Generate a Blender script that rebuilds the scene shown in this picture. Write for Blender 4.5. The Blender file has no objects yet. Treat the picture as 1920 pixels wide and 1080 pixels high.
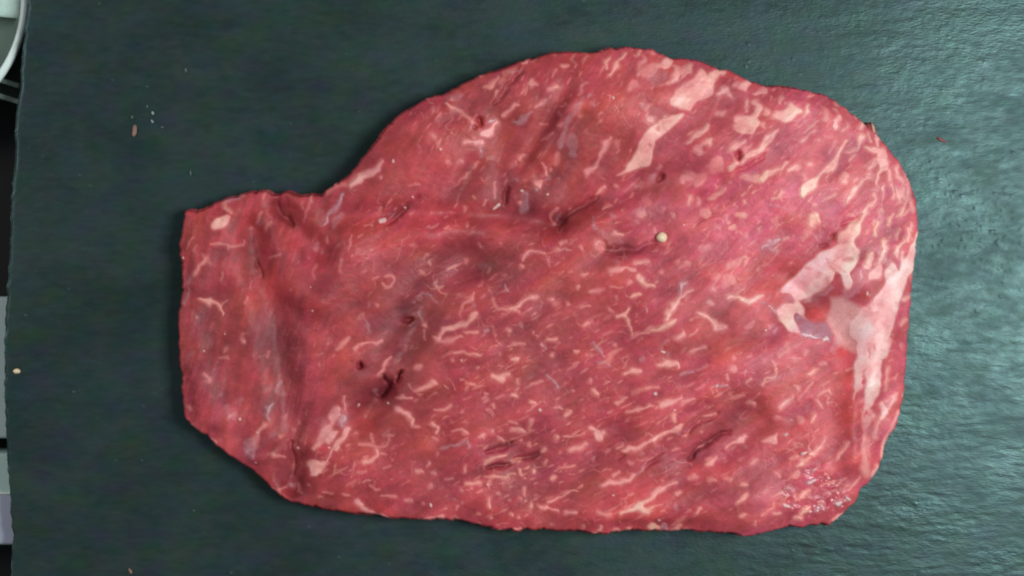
import bpy, math, random
import numpy as np
from mathutils import Vector
random.seed(4)
sc = bpy.context.scene

# ------------------------------------------------------------------ camera, light, exposure
S = 0.34 / 1920.0                 # metres per photo pixel at the height of the meat
ZREF, CAMH = 0.008, 0.60
cam_d = bpy.data.cameras.new('camera'); cam = bpy.data.objects.new('camera', cam_d)
sc.collection.objects.link(cam); sc.camera = cam
cam.location = (0, 0, ZREF + CAMH); cam.rotation_euler = (0, 0, 0)
cam_d.sensor_width = 36; cam_d.lens = 36 * CAMH / 0.34
cam_d.clip_start = 0.01; cam_d.clip_end = 20

w = bpy.data.worlds.new('World'); sc.world = w; w.use_nodes = True
bg = w.node_tree.nodes['Background']; bg.inputs[0].default_value = (0.86, 0.97, 1.0, 1); bg.inputs[1].default_value = 0.14

def area(name, loc, target, sx, sy, power, col):
    l = bpy.data.lights.new(name, 'AREA'); l.shape = 'RECTANGLE'; l.size = sx; l.size_y = sy
    l.energy = power; l.color = col
    o = bpy.data.objects.new(name, l); sc.collection.objects.link(o); o.location = loc
    o.rotation_euler = (Vector(target) - Vector(loc)).to_track_quat('-Z', 'Y').to_euler()
    return o
area('window_light', (0.45, 0.02, 0.75), (0.02, 0, 0), 0.28, 0.28, 6.2, (0.93, 1.0, 0.985))
area('left_fill_light', (-0.75, 0.25, 0.62), (-0.05, 0, 0), 0.35, 0.35, 2.0, (1.0, 0.985, 0.96))  # weak fill added low on the left to lift the shaded boxes and dish
sc.view_settings.view_transform = 'Standard'; sc.view_settings.look = 'None'
sc.view_settings.exposure = 0.0; sc.view_settings.gamma = 1.0
sc.cycles.filter_width = 2.0

def P(px, py, z=ZREF):
    k = (CAMH + ZREF - z) / CAMH
    return ((px - 960) * S * k, (540 - py) * S * k, z)

# ------------------------------------------------------------------ helpers
def lin(c):
    c = np.asarray(c, float) / 255.0
    return np.where(c <= 0.04045, c / 12.92, ((c + 0.055) / 1.055) ** 2.4)

def fnoise(shape, step, sx, sy, ang, seed):
    """gaussian-filtered noise; sx/sy = feature size in photo px along/across direction ang (deg, up = positive)"""
    rng = np.random.RandomState(seed)
    n = rng.randn(*shape)
    fy = np.fft.fftfreq(shape[0])[:, None]; fx = np.fft.rfftfreq(shape[1])[None, :]
    a = math.radians(-ang)
    u = fx * math.cos(a) + fy * math.sin(a); v = -fx * math.sin(a) + fy * math.cos(a)
    f = np.exp(-2 * np.pi ** 2 * ((u * sx / step) ** 2 + (v * sy / step) ** 2))
    r = np.fft.irfft2(np.fft.rfft2(n) * f, s=shape)
    return (r - r.mean()) / (r.std() + 1e-9)

def sstep(x): x = np.clip(x, 0, 1); return x * x * (3 - 2 * x)

def grid_mesh(name, co, quads, mat, cols=None, wet=None, smooth=True):
    me = bpy.data.meshes.new(name)
    me.vertices.add(len(co)); me.vertices.foreach_set('co', co.astype(np.float32).ravel())
    nf = len(quads)
    me.loops.add(nf * 4); me.polygons.add(nf)
    me.loops.foreach_set('vertex_index', quads.astype(np.int32).ravel())
    me.polygons.foreach_set('loop_start', np.arange(0, nf * 4, 4, dtype=np.int32))
    try: me.polygons.foreach_set('loop_total', np.full(nf, 4, dtype=np.int32))
    except Exception: pass
    me.polygons.foreach_set('use_smooth', np.full(nf, smooth))
    if cols is not None:
        a = me.color_attributes.new('Col', 'FLOAT_COLOR', 'POINT')
        c4 = np.ones((len(co), 4), np.float32); c4[:, :3] = cols; a.data.foreach_set('color', c4.ravel())
    if wet is not None:
        a = me.attributes.new('wet', 'FLOAT', 'POINT'); a.data.foreach_set('value', wet.astype(np.float32))
    me.update(calc_edges=True); me.validate()
    me.materials.append(mat)
    return me

def link(name, me, parent=None):
    o = bpy.data.objects.new(name, me); sc.collection.objects.link(o)
    if parent: o.parent = parent
    return o
def tag(o, label=None, cat=None, group=None, kind=None):
    if label: o['label'] = label
    if cat: o['category'] = cat
    if group: o['group'] = group
    if kind: o['kind'] = kind
    return o

def nt(mat): return mat.node_tree.nodes, mat.node_tree.links
def wet_material(name, r_dry, r_wet, bump, spec):
    m = bpy.data.materials.new(name); m.use_nodes = True; N, L = nt(m); b = N['Principled BSDF']
    at = N.new('ShaderNodeAttribute'); at.attribute_name = 'Col'
    aw = N.new('ShaderNodeAttribute'); aw.attribute_name = 'wet'
    tc = N.new('ShaderNodeTexCoord')
    n1 = N.new('ShaderNodeTexNoise'); n1.inputs['Scale'].default_value = 1400; n1.inputs['Detail'].default_value = 3
    L.new(tc.outputs['Object'], n1.inputs['Vector'])
    mr = N.new('ShaderNodeMapRange'); mr.inputs['To Min'].default_value = r_dry; mr.inputs['To Max'].default_value = r_wet
    L.new(aw.outputs['Fac'], mr.inputs['Value']); L.new(mr.outputs[0], b.inputs['Roughness'])
    v = N.new('ShaderNodeMapRange'); v.inputs['From Min'].default_value = 0.3; v.inputs['From Max'].default_value = 0.7
    v.inputs['To Min'].default_value = 0.9; v.inputs['To Max'].default_value = 1.08
    L.new(n1.outputs['Fac'], v.inputs['Value'])
    mx = N.new('ShaderNodeMix'); mx.data_type = 'RGBA'; mx.blend_type = 'MULTIPLY'; mx.inputs['Factor'].default_value = 1
    L.new(at.outputs['Color'], mx.inputs[6]); L.new(v.outputs[0], mx.inputs[7])
    L.new(mx.outputs[2], b.inputs['Base Color'])
    b.inputs['Specular IOR Level'].default_value = spec
    b.inputs['Subsurface Weight'].default_value = 0.12; b.inputs['Subsurface Radius'].default_value = (1.0, 0.35, 0.3); b.inputs['Subsurface Scale'].default_value = 0.0012
    bp = N.new('ShaderNodeBump'); bp.inputs['Strength'].default_value = bump; bp.inputs['Distance'].default_value = 0.0002
    L.new(n1.outputs['Fac'], bp.inputs['Height']); L.new(bp.outputs[0], b.inputs['Normal'])
    return m
M_lean = wet_material('raw_lean_beef', 0.54, 0.17, 0.5, 0.34)
M_fat = wet_material('beef_fat', 0.48, 0.18, 0.3, 0.42)
M_silver = wet_material('silverskin', 0.40, 0.18, 0.3, 0.45)

def plain(name, col, rough=0.6, nscale=300, var=0.15, bump=0.2, dist=0.0003):
    m = bpy.data.materials.new(name); m.use_nodes = True; N, L = nt(m); b = N['Principled BSDF']
    tc = N.new('ShaderNodeTexCoord'); n1 = N.new('ShaderNodeTexNoise')
    n1.inputs['Scale'].default_value = nscale; n1.inputs['Detail'].default_value = 4
    L.new(tc.outputs['Object'], n1.inputs['Vector'])
    cr = N.new('ShaderNodeValToRGB'); c = lin(col)
    cr.color_ramp.elements[0].position = 0.3; cr.color_ramp.elements[1].position = 0.7
    cr.color_ramp.elements[0].color = (*(c * (1 - var)), 1); cr.color_ramp.elements[1].color = (*(c * (1 + var)), 1)
    L.new(n1.outputs['Fac'], cr.inputs['Fac']); L.new(cr.outputs[0], b.inputs['Base Color'])
    b.inputs['Roughness'].default_value = rough
    bp = N.new('ShaderNodeBump'); bp.inputs['Strength'].default_value = bump; bp.inputs['Distance'].default_value = dist
    L.new(n1.outputs['Fac'], bp.inputs['Height']); L.new(bp.outputs[0], b.inputs['Normal'])
    return m

# ------------------------------------------------------------------ kitchen table and slate board
def build_slate():
    step = 2.6
    nx, ny = 800, 500
    yy = np.linspace(-78, 1158, ny)
    pts = [(-90, 66), (0, 53), (40, 47), (60, 45), (100, 40), (140, 38), (170, 36), (200, 30), (240, 27), (300, 27), (350, 23), (400, 19), (450, 18),
           (500, 15), (540, 12), (600, 8), (650, 8), (700, 8), (720, 7), (760, 9), (800, 10), (850, 12), (900, 15), (925, 18), (980, 20), (1010, 23), (1040, 21), (1090, 22), (1170, 25)]
    xl = np.interp(yy, [p[0] for p in pts], [p[1] for p in pts])
    rg = np.random.RandomState(3)
    jag = np.convolve(rg.randn(ny + 8), np.ones(5) / 5, 'same')[4:-4] * 1.5 + np.convolve(rg.randn(ny + 40), np.hanning(25) / 12, 'same')[20:-20] * 0.8
    xl = xl + jag
    xr = 2040 + np.convolve(rg.randn(ny + 8), np.ones(5) / 5, 'same')[4:-4] * 3
    u = np.linspace(0, 1, nx)
    X = xl[:, None] + (xr - xl)[:, None] * u[None, :]
    jt = np.convolve(rg.randn(nx + 8), np.ones(5) / 5, 'same')[4:-4] * 3
    Y = np.repeat(yy[:, None], nx, 1)
    Y[:6] += jt[None, :] * np.linspace(1, 0, 6)[:, None]; Y[-6:] += jt[::-1][None, :] * np.linspace(0, 1, 6)[:, None]
    shp = (ny, nx)
    # relief (mm)
    lay = fnoise(shp, step, 9, 2.3, -1, 11); lay2 = fnoise(shp, step, 20, 4.5, 2, 12); fine = fnoise(shp, step, 4.5, 2.0, 0, 13)
    big = fnoise(shp, step, 90, 60, 8, 14); lump = fnoise(shp, step, 6, 6, 0, 15)
    zone = np.clip(0.35 + 0.75 * sstep((X - 1100) / 600) + 0.15 * big, 0.2, 1.3)
    upper = sstep((520 - Y) / 200) * sstep((X - 1250) / 200)       # rough granular area upper right
    h = (0.013 * lay + 0.011 * lay2) * zone * (1 - 0.6 * upper) + 0.009 * fine * zone + 0.03 * big + 0.008 * lump * upper
    # terrace edges of split stone
    ter = fnoise(shp, step, 45, 12, 3, 16); h += 0.012 * np.tanh(6 * (ter - 0.6)) * zone + 0.010 * np.tanh(7 * (ter + 0.7)) * zone
    # small gritty crystals that catch the light
    rngp = np.random.RandomState(5)
    den = np.exp(-(((X - 1875) / 75) ** 2 + ((Y - 440) / 85) ** 2)) + 0.35 * np.exp(-(((X - 1790) / 70) ** 2 + ((Y - 400) / 90) ** 2)) \
        + 0.25 * np.exp(-(((X - 1480) / 60) ** 2 + ((Y - 110) / 40) ** 2)) + 0.003
    pk = (rngp.rand(*shp) < den * 0.05)
    k = np.zeros(shp); k[pk] = rngp.rand(pk.sum()) ** 2 * 0.16 + 0.03
    k2 = k.copy()
    for dy, dx in ((0, 1), (1, 0), (0, -1), (-1, 0)): k2 = np.maximum(k2, np.roll(np.roll(k, dy, 0), dx, 1) * 0.35)
    h += k2
    ed = np.minimum(np.minimum(X - xl[:, None], xr[:, None] - X), np.minimum(Y + 78, 1158 - Y))
    h -= 1.2 * np.exp(-np.clip(ed, 0, 99) / 2.2) * (0.6 + 0.4 * np.tanh(fnoise(shp, step, 10, 10, 0, 17)))
    co = np.zeros((ny, nx, 3)); kk = (CAMH + ZREF) / CAMH
    co[..., 0] = (X - 960) * S * kk; co[..., 1] = (540 - Y) * S * kk; co[..., 2] = h * 1e-3
    # colour of the stone itself: mineral mottling
    c0 = lin((40, 51, 51)) * 1.0
    g1 = fnoise(shp, step, 11, 8, 0, 21); g2 = fnoise(shp, step, 14, 9, 10, 22); g3 = fnoise(shp, step, 40, 24, 0, 23); g4 = fnoise(shp, step, 6, 2, 2, 24)
    col = np.ones((ny, nx, 3)) * c0
    col *= (1 + 0.06 * g3 + 0.05 * g4)[..., None]
    col[..., 0] *= 1 + 0.10 * g1; col[..., 1] *= 1 - 0.02 * g1 + 0.05 * g2; col[..., 2] *= 1 - 0.09 * g2 + 0.03 * g1
    fl = np.zeros(shp); fp = rngp.rand(*shp) < 0.0004; fl[fp] = rngp.rand(fp.sum())
    fl = np.maximum(fl, np.roll(fl, 1, 1) * 0.7)
    col = col * (1 + 3.0 * fl[..., None] ** 2) 
    col = np.clip(col, 0.004, 1)
    idx = np.arange(nx * ny).reshape(ny, nx)
    q = np.stack([idx[:-1, :-1], idx[1:, :-1], idx[1:, 1:], idx[:-1, 1:]], -1).reshape(-1, 4)
    # broken stone side, three ledges down, closed underneath
    loop = np.concatenate([idx[0, :], idx[1:, -1], idx[-1, -2::-1], idx[-2:0:-1, 0]])
    V = [co.reshape(-1, 3)]; C_ = [col.reshape(-1, 3)]; prev = loop; base = nx * ny; Q = [q]
    top = co.reshape(-1, 3)[loop]; ctr = np.array([0.0, 0.0])
    for li, (dz, out) in enumerate(((-1.8, 0.35), (-3.4, -0.1), (-5.2, 0.25), (-6.8, -0.5))):
        ring = top.copy(); d = top[:, :2] / (np.linalg.norm(top[:, :2], axis=1, keepdims=True) + 1e-9)
        nrm = np.zeros_like(d); nrm[:, 0] = np.sign(top[:, 0]) * (np.abs(top[:, 0]) > 0.16); nrm[:, 1] = np.sign(top[:, 1]) * (np.abs(top[:, 0]) <= 0.16)
        j = np.convolve(rg.randn(len(loop) + 8), np.ones(5) / 5, 'same')[4:-4]
        off = np.minimum((out + 0.45 * j), 0.15) * 1e-3
        ring[:, :2] += nrm * off[:, None]; ring[:, 2] = dz * 1e-3
        V.append(ring); C_.append(np.ones((len(loop), 3)) * c0 * (1 + 0.15 * j[:, None]).clip(0.5, 1.5))
        cur = base + np.arange(len(loop)); base += len(loop)
        Q.append(np.stack([prev, np.roll(prev, -1), np.roll(cur, -1), cur], -1)[:, ::-1]); prev = cur
    ring = V[-1].copy(); V.append(np.column_stack([ring[:, 0] * 0.2, ring[:, 1] * 0.2, ring[:, 2]])); C_.append(C_[-1])
    cur = base + np.arange(len(loop)); Q.append(np.stack([prev, np.roll(prev, -1), np.roll(cur, -1), cur], -1)[:, ::-1])
    m = bpy.data.materials.new('slate'); m.use_nodes = True; N, L = nt(m); b = N['Principled BSDF']
    at = N.new('ShaderNodeAttribute'); at.attribute_name = 'Col'
    tc = N.new('ShaderNodeTexCoord'); mp = N.new('ShaderNodeMapping'); mp.inputs['Scale'].default_value = (0.35, 1, 1)
    n1 = N.new('ShaderNodeTexNoise'); n1.inputs['Scale'].default_value = 1800; n1.inputs['Detail'].default_value = 4
    L.new(tc.outputs['Object'], mp.inputs['Vector']); L.new(mp.outputs[0], n1.inputs['Vector'])
    bp = N.new('ShaderNodeBump'); bp.inputs['Strength'].default_value = 0.5; bp.inputs['Distance'].default_value = 0.00015
    L.new(n1.outputs['Fac'], bp.inputs['Height']); L.new(bp.outputs[0], b.inputs['Normal'])
    L.new(at.outputs['Color'], b.inputs['Base Color'])
    aw = N.new('ShaderNodeAttribute'); aw.attribute_name = 'wet'
    mr = N.new('ShaderNodeMapRange')
    mr.inputs['To Min'].default_value = 0.29; mr.inputs['To Max'].default_value = 0.46
    L.new(aw.outputs['Fac'], mr.inputs['Value']); L.new(mr.outputs[0], b.inputs['Roughness'])
    b.inputs['Specular IOR Level'].default_value = 0.45; b.inputs['Specular Tint'].default_value = (0.58, 1.0, 0.99, 1)
    rv = np.clip(0.5 + 0.14 * fnoise(shp, step, 22, 13, 3, 61) + 0.16 * fnoise(shp, step, 7, 3, 0, 62) + 0.2 * fnoise(shp, step, 60, 40, 0, 63), 0, 1).ravel()
    nall = sum(len(v) for v in V); rvv = np.full(nall, 0.5); rvv[:len(rv)] = rv
    me = grid_mesh('slate_board', np.concatenate(V), np.concatenate(Q), m, np.concatenate(C_), rvv)
    o = link('slate_board', me)
    tag(o, 'large dark grey slate board with a rough left edge, carrying the raw steak', 'slate board')
build_slate()

def smooth_all(me):
    for p in me.polygons: p.use_smooth = True

# table under the board
TZ = -0.030
def box_mesh(name, x0, x1, y0, y1, z0, z1, mat, bev=0.0006, seg=2):
    import bmesh
    bm = bmesh.new(); bmesh.ops.create_cube(bm, size=1)
    for v in bm.verts:
        v.co = Vector((x0 + (v.co.x + .5) * (x1 - x0), y0 + (v.co.y + .5) * (y1 - y0), z0 + (v.co.z + .5) * (z1 - z0)))
    bmesh.ops.bevel(bm, geom=bm.edges[:], offset=bev, segments=seg, affect='EDGES', profile=0.5)
    me = bpy.data.meshes.new(name); bm.to_mesh(me); bm.free(); me.materials.append(mat); return me
M_table = plain('dark_worktop', (14, 14, 18), 0.75, 200, 0.2)  # near-black colour stands in for the deep shade beside the board
tb = link('worktop', box_mesh('worktop', -0.60, 0.60, -0.40, 0.40, TZ - 0.03, TZ, M_table, 0.003)); tag(tb, kind='structure')
# wooden-dark feet keep the board off the worktop
M_foot = plain('black_rubber', (20, 20, 22), 0.7, 400, 0.1)
board = bpy.data.objects['slate_board']
for fx, fy in ((-0.13, 0.08), (0.15, 0.08), (-0.13, -0.08), (0.15, -0.08)):
    link('foot', box_mesh('foot', fx - .008, fx + .008, fy - .008, fy + .008, TZ, -0.0068, M_foot, 0.002), board)

# ------------------------------------------------------------------ things seen past the left edge of the board
def lathe(profile, n=96):
    V = []; F = []
    for r, z in profile:
        for i in range(n):
            a = 2 * math.pi * i / n; V.append((r * math.cos(a), r * math.sin(a), z))
    m_ = len(profile)
    for k in range(m_ - 1):
        for i in range(n):
            j = (i + 1) % n; F.append((k * n + i, k * n + j, (k + 1) * n + j, (k + 1) * n + i))
    me = bpy.data.meshes.new('lathe'); me.from_pydata(V, [], F); me.update(); smooth_all(me); return me
M_dish = plain('white_glaze', (232, 246, 244), 0.25, 60, 0.04, 0.05)
M_dishin = plain('grey_green_glaze', (120, 140, 130), 0.3, 40, 0.15, 0.1)
dish = bpy.data.objects.new('small_dish', None); sc.collection.objects.link(dish)
zr = -0.006
cx, cy, _ = P(-200, -4, zr); R = 254 * S * 1.02
dish.location = (cx, cy, TZ)
hh = zr - TZ
rim = lathe([(R * 0.45, 0.002), (R * 0.62, 0.004), (R * 0.86, hh * 0.55), (R * 0.938, hh - 0.0012), (R * 0.951, hh), (R * 0.992, hh), (R, hh - 0.0014), (R * 0.90, hh * 0.5), (R * 0.68, 0.0), (R * 0.45, 0.0)])
rim.materials.append(M_dish); link('rim', rim, dish)
inn = lathe([(0.0001, 0.0026), (R * 0.60, 0.0046), (R * 0.845, hh * 0.56), (R * 0.93, hh - 0.0018)])
inn.materials.append(M_dishin); link('bowl_inside', inn, dish)
tag(dish, 'small round dish with a pale bright rim, cut by the upper left corner', 'dish')
# pale napkin lying inside the dish, at the very corner
def sheet(name, px0, px1, py0, py1, z, mat, amp=0.0008, n=24, seed=1, thick=0.0012, slant=0.0):
    rg = np.random.RandomState(seed); V = []
    ph = rg.rand(6) * 6
    def hgt(u, v): return amp * (math.sin(5 * u + ph[0]) * math.cos(4 * v + ph[1]) + 0.5 * math.sin(9 * v + 6 * u + ph[2]))
    for s_ in (0, 1):
        for j in range(n + 1):
            for i in range(n + 1):
                u, v = i / n, j / n
                x, y, _ = P(px0 + (px1 - px0) * u, py0 + (py1 - py0) * v + slant * u, z)
                e = min(u, 1 - u, v, 1 - v) * n
                V.append((x, y, z + hgt(u, v) - (thick if s_ else 0) - (0.0004 if (e < .5 and not s_) else 0)))
    F = []; W = n + 1; O = W * W
    for j in range(n):
        for i in range(n):
            a = j * W + i; F.append((a, a + W, a + W + 1, a + 1)); F.append((O + a, O + a + 1, O + a + W + 1, O + a + W))
    for i in range(n):
        F.append((i, i + 1, O + i + 1, O + i)); a = n * W + i; F.append((a + 1, a, O + a, O + a + 1))
        a = i * W; F.append((a + W, a, O + a, O + a + W)); a = i * W + n; F.append((a, a + W, O + a + W, O + a))
    me = bpy.data.meshes.new(name); me.from_pydata(V, [], F); me.update(); smooth_all(me); me.materials.append(mat)
    return link(name, me)
M_pale = plain('pale_green_cloth', (196, 222, 212), 0.8, 900, 0.06, 0.4)
o = sheet('folded_napkin', -230, 46, -150, 9, -0.0105, M_pale, 0.0006, seed=3, slant=26)
tag(o, 'pale grey-green folded napkin lying in the small dish at the upper left corner', 'napkin')
M_bar = plain('brushed_steel', (130, 144, 138), 0.45, 500, 0.08)
for i, (y0, lab) in enumerate(((150, 'thin grey metal bar below the small dish, the upper of the two'), (180, 'thin grey metal bar just above the black gap, the lower of the two'))):
    me = box_mesh('metal_bar', -0.045, 0.0075, -0.0009, 0.0009, -0.0015, 0.0015, M_bar, 0.0006)
    b_ = link('metal_bar', me); x, y, z = P(0, y0, -0.016); b_.location = (x, y, z); b_.rotation_euler = (0, 0, math.radians(-17))
    tag(b_, lab, 'metal bar', 'thin metal bars below the small dish')
M_tray = plain('dark_green_plastic', (40, 52, 48), 0.6, 200, 0.15)
tr = link('dark_tray', box_mesh('dark_tray', P(-300, 0, TZ)[0], P(70, 0, TZ)[0], P(0, 192, TZ)[1], P(0, 90, TZ)[1], TZ + 0.0002, TZ + 0.010, M_tray, 0.0015))
tag(tr, 'dark green tray corner beneath the two grey metal bars', 'tray')
M_p1 = plain('pale_blue_plastic', (196, 212, 214), 0.55, 60, 0.05, 0.1)
M_p2 = plain('pale_aqua_plastic', (198, 226, 220), 0.55, 60, 0.05, 0.1)
M_p3 = plain('lavender_grey_plastic', (186, 190, 214), 0.55, 60, 0.05, 0.1)
M_line = plain('white_seam', (250, 252, 252), 0.4, 60, 0.02, 0.1)
def slab(name, py0, py1, mat, lab, cat, zt=-0.010):
    x0 = P(-260, 0, zt)[0]; x1 = P(48, 0, zt)[0]
    o = link(name, box_mesh(name, x0, x1, P(0, py1, zt)[1], P(0, py0, zt)[1], TZ + 0.0002, zt, mat, 0.0012, 3)); tag(o, lab, cat); return o
slab('plastic_box', 556, 822, M_p1, 'pale blue-grey plastic box at the left edge beside the slate, above the dark gap', 'box')
bx = slab('storage_box', 849, 1022, M_p2, 'pale box at the lower left edge, aqua above and lavender below a white seam', 'box')
link('lid_seam', box_mesh('lid_seam', P(-260, 0, -.0095)[0], P(47, 0, -.0095)[0], P(0, 927, -.0095)[1], P(0, 923, -.0095)[1], -0.0105, -0.0092, M_line, 0.0002), bx)
link('side_panel', box_mesh('side_panel', P(-259, 0, -.0095)[0], P(47, 0, -.0095)[0], P(0, 1020, -.0095)[1], P(0, 928, -.0095)[1], -0.0112, -0.0096, M_p3, 0.0005), bx)

# ------------------------------------------------------------------ the steak
OUT = """342 397 351 391 365 393 382 392 392 389 400 380 420 372 432 369 440 367 447 369 457 360 472 357 500 358 512 363 520 367 526 365 530 360 546 357 549 362 570 364 597 364 607 359 620 350 650 330 665 314 682 292 697 275 717 247 740 222 777 196 803 183 835 175 855 164 880 150 902 139 922 136 950 125 970 114 997 109 1030 99 1067 97 1105 98 1140 94 1145 90 1182 88 1207 89 1227 95 1245 105 1260 110 1290 110 1310 114 1327 122 1360 131 1385 141 1412 155 1437 162 1455 162 1474 161 1490 166 1520 171 1540 177 1565 190 1587 205 1605 219 1625 236 1640 252 1657 267 1670 285 1685 305 1700 330 1712 360 1717 380 1718 400 1719 427 1715 477 1710 515 1706 565 1702 615 1699 660 1697 690 1694 727 1685 765 1681 792 1670 810 1657 829 1651 852 1645 875 1637 890 1625 905 1612 915 1604 935 1585 957 1565 970 1550 985 1535 983 1510 985 1502 988 1472 989 1447 994 1422 1001 1400 1006 1382 1003 1360 999 1345 998 1317 996 1230 995 1167 995 1137 1001 1112 1001 1095 996 1080 994 1035 995 980 992 970 998 957 991 935 996 920 989 890 984 865 976 835 975 760 974 735 972 710 966 680 964 635 961 600 954 567 947 535 939 515 922 492 900 475 884 460 876 445 865 415 845 390 822 365 805 347 785 342 772 340 720 334 670 332 600 331 590 335 570 339 557 341 530 339 502 334 465 338 435 344 407"""
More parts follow.
